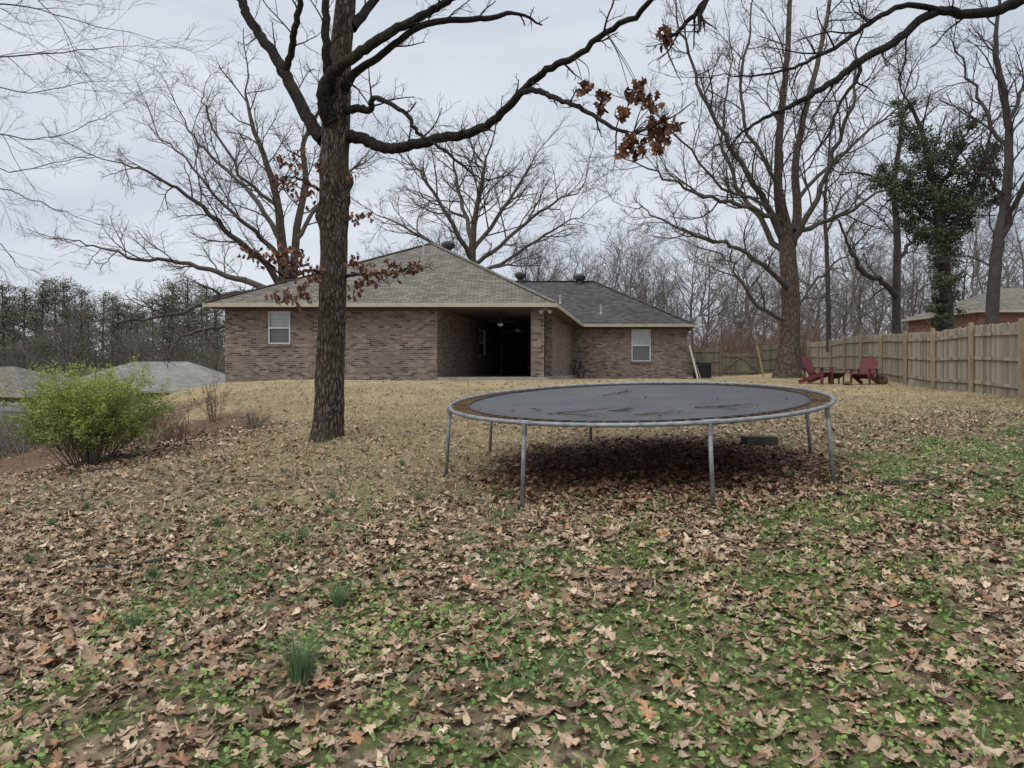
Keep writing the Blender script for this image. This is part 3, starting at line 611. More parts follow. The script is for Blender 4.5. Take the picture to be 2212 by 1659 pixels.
traced_tree('bare_tree', 'crooked bare tree with a long low left limb left of the ivy clad tree', (1935, 740),
 [([(1936, 760, 0, 10), (1936, 660, 0, 8.5), (1937, 580, 0, 8), (1938, 500, 0, 7), (1930, 400, 0, 5.5), (1945, 300, 0, 4), (1950, 220, 0, 2)], 10, (1.5, 3), .4)],
 [([(1936, 640, 0, 7), (1905, 605, -.5, 6), (1868, 592, -.8, 5), (1845, 560, -1, 4), (1825, 510, -1, 3), (1800, 460, -1, 1.5)], 9, (1, 2.4)),
  ([(1938, 560, 0, 5), (1970, 520, .5, 4), (2010, 480, 1, 2.5), (2040, 460, 1, 1.2)], 8, (1, 2.4))], 36, OS, M['twig_dark'], M['twig_dark'], 42)
traced_tree('bare_tree', 'slender straight dark trunk just right of the tall multi stemmed tree', (1788, 740),
 [([(1790, 760, 0, 5.5), (1789, 640, 0, 5), (1786, 540, 0, 4.5), (1782, 440, 0, 3.5), (1790, 340, 0, 2.5), (1795, 260, 0, 1)], 12, (1, 2.4), .45)],
 [([(1786, 500, 0, 3), (1810, 440, .5, 2.4), (1840, 400, 1, 1.2)], 6, (1, 2))], 40, OS, M['twig_dark'], M['twig_dark'], 43)
ivy = traced_tree('ivy_clad_tree', 'dark tree smothered in evergreen ivy beyond the fence', (2045, 720),
 [([(2046, 740, 0, 15), (2044, 640, 0, 13), (2036, 540, 0, 12), (2026, 440, 0, 9), (2005, 350, 0, 7), (1990, 280, 0, 5), (1960, 215, 0, 2)], 10, (1, 2.6), .4)],
 [([(2036, 540, 0, 8), (2070, 470, -.4, 6.5), (2105, 400, -.8, 5), (2130, 330, -1, 3), (2150, 260, -1, 1.5)], 10, (1, 2.6)),
  ([(2030, 500, 0, 7), (1985, 450, .5, 5.5), (1930, 410, .8, 4), (1895, 385, 1, 2)], 10, (1, 2.6)),
  ([(2022, 420, 0, 6), (2060, 350, .5, 4.5), (2090, 280, 1, 2.5), (2100, 230, 1, 1)], 10, (1, 2.6))], 29, OS, M['twig_dark'], M['twig_dark'], 44)
ic = [(2046, 700, 16), (2046, 660, 18), (2044, 620, 20), (2040, 580, 24), (2036, 545, 28), (2030, 505, 34), (2034, 470, 38), (2020, 440, 40), (2060, 440, 34), (2010, 400, 40), (2095, 430, 30), (2120, 400, 28), (1985, 440, 30), (1955, 420, 28), (1925, 405, 24), (1900, 395, 18), (2040, 385, 36), (2075, 370, 28), (1995, 350, 34), (1980, 310, 28), (1968, 270, 22), (1957, 230, 16), (2110, 350, 24), (2135, 320, 20), (2030, 335, 26), (2070, 310, 22), (2150, 370, 16), (2140, 440, 18), (1940, 370, 20), (2090, 480, 18), (1975, 490, 18), (2100, 270, 14), (2060, 520, 18), (2055, 600, 18), (2030, 640, 18), (1960, 460, 20), (2040, 680, 16)]
gr = []
for px, py, rp in ic:
    sp_ = rp/F*29*1.05
    for q in range(7):
        c_ = np.array(P(px, py, 29+rs.normal(0, .6)))+rs.normal(0, .6, 3)*sp_; m_ = int(30+rp*rp*.15)
        v = rs.normal(0, 1, (m_, 3))*sp_*np.array([.32, .32, .26])
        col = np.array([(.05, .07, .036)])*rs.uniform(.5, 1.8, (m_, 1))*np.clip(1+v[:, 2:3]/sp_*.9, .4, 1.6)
        gr.append(('dia', c_+v, rs.uniform(0, 6.28, m_), rs.normal(0, .9, m_), rs.normal(0, .9, m_), rs.uniform(.07, .14, m_), col, .5))
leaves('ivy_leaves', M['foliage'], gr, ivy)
# overhanging tree off to the right, limbs reach into the picture
R = random.Random(77); rt = thing('oak_tree', 'overhanging oak limb sweeping in from the upper right corner', 'tree', (8.6, 10.0, H(8.6, 10)))
T = Tubes(); pts = [Vector((8.6, 10, H(8.6, 10)-.2)), Vector((8.65, 10, 2.5)), Vector((8.5, 10, 5)), Vector((8.6, 10.1, 7)), Vector((8.4, 10.2, 9)), Vector((8.3, 10.4, 11))]
a, b2 = smooth_line(pts, [.34, .27, .25, .22, .15, .05], 6); T.add(a, b2, 16); T.build('trunk', M['bark'], rt)
OV = dict(OO, kids=[0, 3, 4, 4], minr=.003, trop=.01)
for tr, nk, Lk in [
 ([(2420, 50, 0, 18), (2300, -10, 0, 15), (2220, -5, 0, 12), (2150, 24, -.1, 11), (2085, 30, -.2, 10), (2030, 24, -.3, 9.5), (1985, 45, -.4, 9), (1930, 92, -.5, 8.5), (1860, 130, -.6, 8), (1800, 178, -.7, 7), (1740, 212, -.8, 6), (1695, 235, -.9, 5), (1640, 262, -1, 3.5), (1590, 300, -1.1, 2.2), (1560, 350, -1.2, 1.2)], 14, (.5, 1.2)),
 ([(2040, 25, -.3, 7), (1960, 12, -.5, 6), (1890, 42, -.7, 5.5), (1830, 85, -.9, 5), (1770, 120, -1.1, 4), (1700, 150, -1.3, 3), (1620, 165, -1.5, 2), (1560, 160, -1.6, 1)], 12, (.4, 1.0)),
 ([(1860, 130, -.6, 5), (1850, 170, -.7, 4), (1810, 230, -.9, 3.2), (1790, 290, -1.0, 2.4), (1740, 350, -1.1, 1.2)], 8, (.3, .8)),
 ([(1525, 0, -2.2, 6), (1490, 40, -2.2, 5), (1455, 78, -2.2, 4.2), (1440, 95, -2.2, 2)], 4, (.2, .5)),
 ([(2300, -10, 0, 10), (2150, -80, -.6, 9), (1950, -130, -1.2, 8), (1750, -120, -1.7, 7.5), (1600, -70, -2, 7), (1525, 0, -2.2, 6)], 4, (.3, .7))]:
    T = Tubes(); a, b2 = limb(T, tr, 9.7, 9, R, 5, .008); spawn(T, a, b2, nk, 2, R, OV, Lk, .25); T.build('branch', M['bark_limb'], rt)
# overhanging thin twigs from a tree off to the left
R = random.Random(78); lx, ly = -9.4, 9.5
rt = thing('bare_tree', 'fine drooping bare twigs reaching in from the upper left edge', 'tree', (lx, ly, H(lx, ly)))
T = Tubes(); pts = [Vector((lx, ly, H(lx, ly)-.3)), Vector((lx-.1, ly, 2)), Vector((lx, ly, 4.5)), Vector((lx-.2, ly, 7)), Vector((lx, ly, 10))]
a, b2 = smooth_line(pts, [.24, .19, .16, .12, .04], 6); T.add(a, b2, 14); T.build('trunk', M['bark'], rt)
OL = dict(seg=[4, 5, 6, 6], wob=.10, trop=.0, kids=[0, 4, 5, 5], ratio=.55, ang=(.25, .8), minr=.0018, maxk=.006); K = Tubes()
for tr, nk in [
 ([(-430, 230, 0, 8), (-200, 130, 0, 5), (-60, 130, 0, 3.5), (60, 120, -.2, 2.6), (170, 110, -.4, 2), (270, 100, -.5, 1)], 9),
 ([(-430, 150, 0, 8), (-200, 40, .3, 5), (-60, 10, .4, 3.5), (60, 15, .4, 2.6), (180, 50, .4, 1.6), (300, 75, .4, 1)], 9),
 ([(-430, 330, 0, 8), (-200, 250, -.3, 5), (-60, 270, -.4, 3.5), (50, 300, -.5, 2.4), (140, 290, -.6, 1.6), (240, 245, -.6, .9)], 9),
 ([(-430, 420, 0, 7), (-220, 380, .5, 4.5), (-60, 390, .6, 3), (40, 420, .6, 2.2), (140, 460, .6, 1.5), (230, 490, .6, .9)], 7),
 ([(-430, 360, 0, 7), (-220, 300, .9, 4.5), (-80, 330, 1, 3), (20, 370, 1, 2.2), (120, 350, 1, 1.5), (200, 340, 1, .8)], 7),
 ([(-430, 480, 0, 6), (-220, 450, -.4, 4), (-80, 480, -.5, 2.6), (0, 530, -.5, 1.8), (40, 580, -.5, .9)], 5),
 ([(-430, 100, 0, 7), (-200, -80, -.4, 5), (-40, -70, -.5, 3.4), (60, -20, -.6, 2.4), (130, 50, -.6, 1.6), (180, 150, -.6, .9)], 8),
 ([(-200, 250, -.3, 4), (-60, 190, -.5, 3), (60, 200, -.6, 2), (160, 180, -.6, 1.2), (230, 175, -.6, .8)], 8)]:
    a, b2 = limb(K, tr, 9.5, 6, R, 4, .012, .55); spawn(K, a, b2, nk, 2, R, OL, (.5, 1.15), .3)
K.build('crown', M['twig_pale'], rt)
# ------------------------------------------------------------ far woods
def proto_bare(seed, h, mat_t, mat_c, loc, label, group, low=.25):
    R = random.Random(seed); rt = thing('bare_tree', label, 'tree', (0, 0, 0), group)
    T = Tubes(); pts = [Vector((0, 0, -1))]
    for i in range(1, 7): pts.append(Vector((R.gauss(0, .3), R.gauss(0, .3), h*.92*i/6)))
    a, r = smooth_line(pts, [.21, .17, .14, .11, .08, .05, .02], 3); T.add(a, r, 7); T.build('trunk', mat_t, rt)
    K = Tubes(); o = dict(seg=[2, 3, 4, 5], wob=.19, trop=.05, kids=[0, 6, 6, 5], ratio=.52, ang=(.4, 1.0), minr=.012)
    m = len(a)-1
    for j in range(20):
        t = low+(1-low)*(j+R.random())/20; i = min(int(t*m), m-1)
        grow(K, a[i], rdir(Zv, R.uniform(.45, 1.1), R), h*(.5-.30*t)*R.uniform(.8, 1.2), max(min(r[i]*.5, .07), .018), 2, R, o)
    K.build('crown', mat_c, rt); rt.location = loc; return rt
R = random.Random(9)
lab = 'haze tinted grey bare tree in the wood behind house and fence'; grp = 'bare trees of the wood behind the house'
spots = []
for i in range(46):
    px = 1110+i*19+R.uniform(-12, 12); Y = R.uniform(66, 100); spots.append((px, Y, R.uniform(.75, 1.1)))
for i in range(10): spots.append((770+i*22+R.uniform(-10, 10), R.uniform(75, 95), R.uniform(.9, 1.25)))
for i in range(10): spots.append((1960+i*30+R.uniform(-10, 10), R.uniform(62, 80), R.uniform(.9, 1.2)))
protos = [proto_bare(100+k, 14, M['twig_haze'], M['twig_haze'], (0, 0, 0), lab, grp) for k in range(4)]
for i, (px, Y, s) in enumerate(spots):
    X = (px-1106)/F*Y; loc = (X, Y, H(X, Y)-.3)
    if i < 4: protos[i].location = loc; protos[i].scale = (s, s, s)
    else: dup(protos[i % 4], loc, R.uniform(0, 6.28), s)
lab2 = 'olive grey bare sapling in the thicket left of the house'; grp2 = 'bare saplings of the left thicket'
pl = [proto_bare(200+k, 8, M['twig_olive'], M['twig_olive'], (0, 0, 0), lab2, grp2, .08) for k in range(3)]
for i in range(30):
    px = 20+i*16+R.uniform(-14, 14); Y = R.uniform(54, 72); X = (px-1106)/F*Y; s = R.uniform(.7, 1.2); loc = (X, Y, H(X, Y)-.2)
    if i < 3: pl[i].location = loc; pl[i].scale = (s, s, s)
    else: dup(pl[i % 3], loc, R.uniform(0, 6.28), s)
# pines
def proto_pine(seed, h):
    R = random.Random(seed); rt = thing('pine_tree', 'dark green pine in the row on the left skyline', 'tree', (0, 0, 0), 'pines on the left skyline')
    T = Tubes(); T.add([Vector((0, 0, -1)), Vector((.1, 0, h*.5)), Vector((0, .1, h*.95))], [.2, .14, .05], 6)
    g_ = []; q = np.random.RandomState(seed)
    for i in range(85):
        t = q.uniform(.12, 1); a = q.uniform(0, 6.28); rr = (1.05-t)**.6*2.7*q.uniform(.3, 1)+.1; c_ = np.array([cos(a)*rr, sin(a)*rr, h*t*.97+rr*.12])
        T.add([Vector((0, 0, c_[2]-.5)), Vector(c_)*.6+Vector((0, 0, c_[2]*.4-.3)), Vector(c_)], [.05, .04, .02], 3)
        m_ = 70; v = q.normal(0, 1, (m_, 3))*np.array([.55, .55, .33])*q.uniform(.6, 1.2)
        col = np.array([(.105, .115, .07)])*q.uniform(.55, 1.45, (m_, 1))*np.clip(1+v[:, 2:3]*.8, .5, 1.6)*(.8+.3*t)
        g_.append(('dia', c_+v, q.uniform(0, 6.28, m_), q.normal(0, .8, m_), q.normal(0, .8, m_), q.uniform(.13, .28, m_), col, .3))
    T.build('trunk', M['twig_mid'], rt); leaves('crown', M['foliage'], g_, rt); return rt
pp = [proto_pine(300+k, 15) for k in range(3)]
for i in range(36):
    px = -90+i*16.4+R.uniform(-14, 14); Y = R.uniform(88, 120); X = (px-1106)/F*Y
    top = 602+14*sin(px*.03)+R.uniform(-12, 50)+(24 if 150 < px < 340 else 0); zt = CZ-(top-800)/F*Y; s = (zt+3.2)/15; loc = (X, Y, -3.2)
    if i < 3: pp[i].location = loc; pp[i].scale = (s, s, s)
    else: dup(pp[i % 3], loc, R.uniform(0, 6.28), s)
# brush thickets (uncountable)
def brush(name, label, mat, n, area, hr, seed, o):
    R = random.Random(seed); K = Tubes()
    for i in range(n):
        px, Y = R.uniform(area[0], area[1]), R.uniform(area[2], area[3]); X = (px-1106)/F*Y
        h = R.uniform(*hr); grow(K, Vector((X, Y, H(X, Y)-.1)), Vector((R.gauss(0, .3), R.gauss(0, .3), 1)).normalized(), h, .012+.005*h, 2, R, o)
    return tag(K.build(name, mat), label, 'brush', kind='stuff')
OB = dict(seg=[2, 3, 4, 5], wob=.16, trop=.04, kids=[0, 4, 6, 5], ratio=.5, ang=(.35, .9), minr=.009)
brush('thicket', 'tangle of grey bare brush below the pines on the left', M['twig_olive'], 460, (-60, 500, 54, 66), (2.0, 5.2), 51, OB)
brush('thicket', 'rusty brown undergrowth behind the back fence and gate', M['twig_red'], 240, (1490, 1760, 50, 62), (1.6, 3.6), 52, OB)
brush('thicket', 'grey undergrowth at the foot of the far wood', M['twig_haze'], 560, (1150, 2250, 60, 72), (2.5, 5.4), 53, dict(OB, minr=.012))
brush('thicket', 'dry weed stems in the hollow left of the lawn', M['twig_olive'], 200, (-80, 300, 15, 26), (.6, 1.3), 54, dict(OB, minr=.003))
# ------------------------------------------------------------ shrubs
def shrub(name, label, px, py, w, h, n, mat, seed, lv=None, o=None, mult=5):
    R = random.Random(seed); g = G(px, py); rt = thing(name, label, 'shrub', g); K = Tubes(); tips = []
    o = o or dict(seg=[3, 3, 4, 5], wob=.13, trop=.05, kids=[0, 3, 5, 5], ratio=.5, ang=(.3, .8), minr=.0028)
    for i in range(n):
        a = R.uniform(0, 6.28); q = R.random()**.6
        d = Vector((cos(a)*q*w/h*.75, sin(a)*q*w/h*.75, 1)).normalized(); p = g+Vector((cos(a)*q*w*.28, sin(a)*q*w*.28, -.03))
        grow(K, p, d, h*R.uniform(.55, 1.15), R.uniform(.005, .009), 2, R, o)
    if lv:
        for (Ln, n_), lst in K.d.items():
            for pts, rad in lst:
                if rad[0] > .0058: continue
                for p in pts[1:]: tips.append(tuple(p))
        tips = np.array(tips); tips = tips[np.repeat(np.arange(len(tips)), mult)]; tips = tips[rs.rand(len(tips)) < lv]
        m_ = len(tips); pos = tips+rs.normal(0, .035, (m_, 3)); zz = (pos[:, 2:3]-g.z)/h
        tn = rs.rand(m_, 1)*.4+.6*np.clip(zz, 0, 1); ok = rs.rand(m_) < np.clip(zz[:, 0]*2.0-.1, 0, 1); pos, tn = pos[ok], tn[ok]; m_ = len(pos)
        col = (np.array([(.13, .155, .05)])*(1-tn)+np.array([(.36, .43, .095)])*tn)*rs.uniform(.6, 1.25, (m_, 1))
        leaves('foliage', M['herb'], [('lance', pos, rs.uniform(0, 6.28, m_), rs.normal(0, .7, m_), rs.normal(-.5, .6, m_), rs.uniform(.026, .055, m_), col, .5)], rt)
    K.build('stems', mat, rt); return rt
shrub('leafy_shrub', 'yellow green leafy shrub at the left edge of the yard', 195, 1003, 1.0, 1.10, 90, M['twig_olive'], 61, .85, dict(seg=[4, 4, 5, 5], wob=.11, trop=.01, kids=[0, 3, 6, 5], ratio=.48, ang=(.25, .7), minr=.0024), 7)
shrub('bare_shrub', 'small bare shrub on the lawn edge left of the oak trunk', 462, 912, .5, .75, 12, M['twig_red'], 62)
shrub('bare_shrub', 'bare brown bush at the far left behind the leafy shrub', 30, 985, .8, 1.1, 22, M['twig_olive'], 63)
shrub('bare_shrub', 'low brown dead weeds on the bare bank', 395, 955, .7, .4, 26, M['twig_red'], 64)
shrub('bare_shrub', 'small olive weed on the bank close to the oak', 548, 925, .3, .3, 14, M['twig_olive'], 65)
shrub('bare_shrub', 'bare grey bush right behind the leafy shrub', 330, 960, .8, .8, 26, M['twig_red'], 66)
# ------------------------------------------------------------ house
house = thing('brick_house', 'brown brick ranch house with hip roof and covered patio', 'house', (-3, 24, H(-3, 24)))
def S(x, d, z): return Vector((x+.18*d, 24+d, z))
dirx = Vector((1, 0, 0)); dird = Vector((.18, 1, 0)).normalized()
FL = 1.32; SO = 3.63; EV = 3.76
def wall(name, A, B, z0, z1, holes, th, inward, mat, parent):
    A = Vector((A[0], A[1], 0)); B = Vector((B[0], B[1], 0)); u = (B-A); Ln = u.length; u.normalize(); inw = Vector(inward).normalized()*th
    us = sorted({0, Ln}|{h[0] for h in holes}|{h[1] for h in holes}); zs = sorted({z0, z1}|{h[2] for h in holes}|{h[3] for h in holes})
    sol = lambda i, j: 0 <= i < len(us)-1 and 0 <= j < len(zs)-1 and not any(h[0]-1e-6 <= us[i] and us[i+1] <= h[1]+1e-6 and h[2]-1e-6 <= zs[j] and zs[j+1] <= h[3]+1e-6 for h in holes)
    mb = MB(); pt = lambda a, z, k: A+u*a+Vector((0, 0, z))+inw*k
    def q(a, b, c, d): mb.add([a, b, c, d], [(0, 1, 2, 3)])
    for i in range(len(us)-1):
        for j in range(len(zs)-1):
            if not sol(i, j): continue
            a, b, c, d = us[i], us[i+1], zs[j], zs[j+1]
            q(pt(b, c, 0), pt(a, c, 0), pt(a, d, 0), pt(b, d, 0)); q(pt(a, c, 1), pt(b, c, 1), pt(b, d, 1), pt(a, d, 1))
            if not sol(i-1, j): q(pt(a, c, 0), pt(a, c, 1), pt(a, d, 1), pt(a, d, 0))
            if not sol(i+1, j): q(pt(b, c, 1), pt(b, c, 0), pt(b, d, 0), pt(b, d, 1))
            if not sol(i, j-1): q(pt(a, c, 0), pt(b, c, 0), pt(b, c, 1), pt(a, c, 1))
            if not sol(i, j+1): q(pt(a, d, 1), pt(b, d, 1), pt(b, d, 0), pt(a, d, 0))
    bm = bmesh.new()
    o = mb.build(name, mat, parent)
    bm.from_mesh(o.data); bmesh.ops.remove_doubles(bm, verts=bm.verts, dist=1e-4); bmesh.ops.recalc_face_normals(bm, faces=bm.faces); bm.to_mesh(o.data); bm.free()
    me = o.data; l = me.uv_layers.new(name='UVMap')
    for p in me.polygons:
        n = p.normal
        if abs(n.z) > .9: t = u; b_ = inw.normalized()
        elif abs(n.dot(u)) > .7: t = inw.normalized(); b_ = Zv
        else: t = u; b_ = Zv
        for li in p.loop_indices:
            co = me.vertices[me.loops[li].vertex_index].co; l.data[li].uv = (co.dot(t)+50, co.dot(b_)+50)
    return o
def window(parent, A, u, inw, u0, u1, z0, z1):
    A = Vector((A[0], A[1], 0)); u = Vector(u).normalized(); inw = Vector(inw).normalized()
    pt = lambda a, z, k: A+u*a+Vector((0, 0, z))+inw*k
    f = MB(); w = .055; k = .07
    zm = (z0+z1)/2
    f.bar(pt(u0+w/2, z0+.005, k), pt(u0+w/2, z1-.005, k), w, .06, inw); f.bar(pt(u1-w/2, z0+.005, k), pt(u1-w/2, z1-.005, k), w, .06, inw)
    for z in (z0+w/2, zm, z1-w/2): f.bar(pt(u0+w, z, k), pt(u1-w, z, k), w, .055, inw)
    fo = f.build('window', M['white'], parent)
    g = MB(); kk = .085; g.add([pt(u0+w, z0+w, kk), pt(u1-w, z0+w, kk), pt(u1-w, z1-w, kk), pt(u0+w, z1-w, kk)], [(0, 1, 2, 3)]); g.build('pane', M['glass'], fo)
    g = MB(); kk = .072; g.add([pt(u0+w, z0+w, kk), pt(u1-w, z0+w, kk), pt(u1-w, zm-w/2, kk), pt(u0+w, zm-w/2, kk)], [(0, 1, 2, 3)]); g.build('screen', M['screen'], fo)
    s = MB(); s.bar(pt(u0-.04, z0-.03, -.02), pt(u1+.04, z0-.03, -.02), .06, .09); s.build('sill', M['brick'], fo, uv=True)
    b = MB(); z = z0+.06
    while z < z1-.06:
        b.box(pt((u0+u1)/2, z, .13), (u1-u0-2*w-.02, .004, .036), M=Matrix.Rotation(math.atan2(u.y, u.x), 3, 'Z')@Matrix.Rotation(.35, 3, 'X')); z += .047
    b.build('blind', M['blind'], fo)
    d = MB(); d.add([pt(u0, z0, .19), pt(u1, z0, .19), pt(u1, z1, .19), pt(u0, z1, .19)], [(0, 1, 2, 3)]); d.build('room_backing', M['dark'], fo)
zb = .2
wall('wall', S(-9.6, 0, 0), S(-2.5, 0, 0), zb, SO-.002, [(1.42, 2.18, 2.42, 3.53)], .2, (0, 1, 0), M['brick'], house)
window(house, S(-9.6, 0, 0), dirx, (0, 1, 0), 1.42, 2.18, 2.42, 3.53)
hl = 1.016
wall('wall', S(-2.5, .203, 0), S(-2.5, 10.7, 0), zb, SO-.002, [(5.9*hl, 7.3*hl, 2.15, 3.3)], .2, (-1, 0, 0), M['brick'], house)
window(house, S(-2.5, .203, 0), dird, (-1, 0, 0), 5.9*hl, 7.3*hl, 2.15, 3.3)
Ab = S(-2.5, 10.703, 0); Bb = Vector((8.48, 34.703, 0))
wall('wall', Ab, Bb, zb, SO-.002, [(.12, 1.3, 1.325, 3.35), (5.78-Ab.x, 6.72-Ab.x, 1.98, 3.54)], .2, (0, 1, 0), M['brick'], house)
window(house, Ab, dirx, (0, 1, 0), 5.78-Ab.x, 6.72-Ab.x, 1.98, 3.54)
wall('wall', S(-9.6, .203, 0), S(-9.6, 22, 0), zb-1, SO-.002, [], .2, (1, 0, 0), M['brick'], house)
wall('wall', Bb+Vector((0, .203, 0)), Bb+dird*9.8, zb, SO-.002, [], .2, (-1, 0, 0), M['brick'], house)
wall('wall', S(-9.39, 22, 0), S(1, 22, 0), zb-1, SO-.002, [], .2, (0, -1, 0), M['brick'], house)
pt = lambda a, z, k: Ab+Vector((a, k, z))
f = MB(); f.box(pt(.71, 2.34, .13), (1.14, .05, 1.99))
for cx_ in (.42, 1.0):
    for cz_, hz in ((1.75, .6), (2.75, .95)): f.box(pt(cx_, cz_, .098), (.40, .016, hz))
do = f.build('door', M['doorpaint'], house)
f = MB(); f.lathe(pt(1.2, 2.3, .07), [(.02, -.03), (.035, 0), (.02, .03)], 10); f.build('door_handle', M['pipe'], do)
mb = MB(); c = S(.82, .22, 0); mb.box((c.x, c.y, (1.3+SO)/2-.002), (.44, .42, SO-1.3-.004)); mb.build('column', M['brick'], house, uv=True)
# rear brick pier stretched into a closed side wall to darken the patio
wall('wall', S(.98, 2.9, 0), S(.98, 10.69, 0), zb, SO-.002, [], .26, (-1, 0, 0), M['brick'], house)
mb = MB()
vs = [S(-2.48, -.08, .6), S(1.15, -.08, .6), S(1.15, 10.69, .6), S(-2.48, 10.69, .6)]
mb.add(vs+[v+Vector((0, 0, FL-.6)) for v in vs], [(0, 1, 5, 4), (1, 2, 6, 5), (2, 3, 7, 6), (3, 0, 4, 7), (4, 5, 6, 7)])
mb.build('patio_slab', M['conc'], house)
# roofs
x0, x1, d0, d1 = -10.01, 1.54, -.5, 22.5; hw = (x1-x0)/2; xm = (x0+x1)/2
mb = MB(); a, b_, c, d = S(x0, d0, EV), S(x1, d0, EV), S(x1, d1, EV), S(x0, d1, EV); r1, r2 = S(xm, d0+hw, EV+2.98), S(xm, d1-hw, EV+2.98)
mb.add([a, b_, c, d, r1, r2], [(0, 1, 4), (1, 2, 5, 4), (2, 3, 5), (3, 0, 4, 5)])
roof = mb.build('roof', M['shingle'], house, uv=True)
mb = MB(); wx1 = 6.86; we0, we1 = 10.2, 20.4; wr = 15.3; rz = EV+2.66
mb.add([S(-4, we0, EV), S(wx1, we0, EV), S(wx1, we1, EV), S(-4, we1, EV), S(-4, wr, rz), S(wx1-5.1, wr, rz)], [(0, 1, 5, 4), (1, 2, 5), (2, 3, 4, 5)])
roof2 = mb.build('roof', M['shingle_dark'], house, uv=True); roof2['label'] = 'darker roof of the right wing'
mb = MB()
for p, q in ((a, r1), (b_, r1), (r1, r2)): mb.bar(p+Vector((0, 0, .01)), q+Vector((0, 0, .01)), .24, .03)
mb.build('ridge_cap', M['shingle'], roof, uv=True)
mb = MB(); mb.bar(S(wx1, we0, EV+.01), S(wx1-5.1, wr, rz+.01), .24, .03); mb.bar(S(-3, wr, rz+.01), S(wx1-5.1, wr, rz+.01), .24, .03); mb.build('ridge_cap', M['shingle_dark'], roof2, uv=True)
mb = MB(); mb.add([S(x0, d0, SO), S(x1, d0, SO), S(x1, d1, SO), S(x0, d1, SO)], [(0, 1, 2, 3)]); mb.add([S(x1+.003, we0, SO), S(wx1, we0, SO), S(wx1, we1, SO), S(x1+.003, we1, SO)], [(0, 1, 2, 3)])
mb.build('soffit', M['soffit'], house)
mb = MB(); zc = (SO+EV)/2; hh = EV-SO+.004
mb.bar(S(x0-.03, d0-.013, zc), S(x1+.03, d0-.013, zc), .025, hh); mb.bar(S(x1+.015, d0, zc), S(x1+.015, we0-.03, zc), .025, hh)
mb.bar(S(x1+.03, we0-.013, zc), S(wx1+.03, we0-.013, zc), .025, hh); mb.bar(S(wx1+.015, we0, zc), S(wx1+.015, we1, zc), .025, hh); mb.bar(S(x0-.015, d0, zc), S(x0-.015, d1, zc), .025, hh)
mb.build('fascia', M['cream'], house)
mb = MB(); mb.bar(S(-9.6, -.012, SO-.05), S(-2.5, -.012, SO-.05), .02, .09); mb.build('frieze', M['soffit'], house)
mb = MB(); mb.bar(Vector((3.0, 34.69, SO-.05)), Vector((8.48, 34.69, SO-.05)), .02, .09); mb.build('frieze', M['soffit'], house)
def turbine(p, par):
    mb = MB(); mb.lathe(p, [(.17, -.25), (.15, .12), (.2, .16), (.27, .25), (.28, .38), (.2, .48), (.06, .52), (.0, .53)], 20)
    for k in range(14):
        a = 2*pi*k/14; c = Vector(p)+Vector((cos(a)*.285, sin(a)*.285, .31)); mb.box(c, (.012, .05, .2), rz=a+.5)
    mb.build('roof_vent', M['metalvent'], par)
turbine((-2.85, 32, 6.8), roof); turbine((.45, 39.3, 6.42), roof2); turbine((3.7, 39, 6.28), roof2)
for p, par in (((-3.46, 28.06, 6.1), roof), ((2.45, 36.5, 5.0), roof2), ((4.38, 35.34, 4.4), roof2)):
    mb = MB(); mb.lathe(p, [(.09, -.12), (.06, .0), (.04, .03), (.04, .4)], 10); mb.build('vent_pipe', M['pipe'], par)
mb = MB(); mb.lathe((1.1, 23.75, SO-.06), [(.06, 0), (.06, .058)], 12)
for s in (-1, 1): mb.tube([(1.1, 23.75, SO-.05), (1.1+s*.1, 23.7, SO-.1), (1.1+s*.16, 23.62, SO-.16)], [.02, .045, .065], 10)
mb.build('floodlight', M['pipe'], house)
for i, (fx, fy, lb) in enumerate(((-.42, 25.8, 'ceiling fan at the front of the patio ceiling'), (.25, 29.6, 'ceiling fan deeper inside the covered patio'))):
    t = thing('ceiling_fan', lb, 'ceiling fan', (fx, fy, SO-.35))
    mb = MB(); mb.lathe((fx, fy, SO-.35), [(.02, .345), (.02, .14), (.09, .12), (.11, .02), (.06, -.03)], 14); mb.build('motor', M['dark'], t)
    for k in range(5):
        a = 2*pi*k/5+.3+i; mb = MB(); mb.bar((fx+cos(a)*.12, fy+sin(a)*.12, SO-.34), (fx+cos(a)*.70, fy+sin(a)*.70, SO-.34), .14, .02); mb.build('blade', M['dark'], t)
    mb = MB(); mb.lathe((fx, fy, SO-.5), [(.02, 0), (.09, .03), (.11, .08), (.07, .115)], 14); mb.build('lamp_shade', M['white'], t, smooth=True)
# ------------------------------------------------------------ things by the house
gz = H(9.5, 36); t = thing('air_conditioner', 'dark air conditioner unit beside the right end of the house', 'air conditioner', (9.55, 36, gz))
mb = MB(); mb.box((9.55, 36, gz+.45), (.7, .7, .74)); mb.build('casing', M['ac'], t)
mb = MB()
for k in range(11):
    mb.box((9.55, 35.64, gz+.14+k*.06), (.66, .012, .02)); mb.box((9.19, 36, gz+.14+k*.06), (.012, .66, .02))
mb.build('grille', M['dark'], t)
mb = MB(); mb.lathe((9.55, 36, gz+.82), [(.34, 0), (.34, .04), (.30, .07), (.1, .09)], 20); mb.build('fan_cover', M['ac'], t)
mb = MB(); mb.box((9.55, 36, gz+.02), (.85, .85, .12)); mb.build('pad', M['conc'], t)
z0 = H(8.85, 34.2); mb = MB(); mb.bar((8.85, 34.15, z0-.02), (8.55, 34.6, 2.75), .16, .04, (1, 0, 0)); tag(mb.build('leaning_board', M['white']), 'white board leaning on the right corner of the house', 'board')
mb = MB(); mb.bar((8.98, 34.1, z0-.02), (8.66, 34.62, 2.4), .1, .04, (1, 0, 0)); tag(mb.build('leaning_board', M['post']), 'narrow brown board leaning beside the white board', 'board')
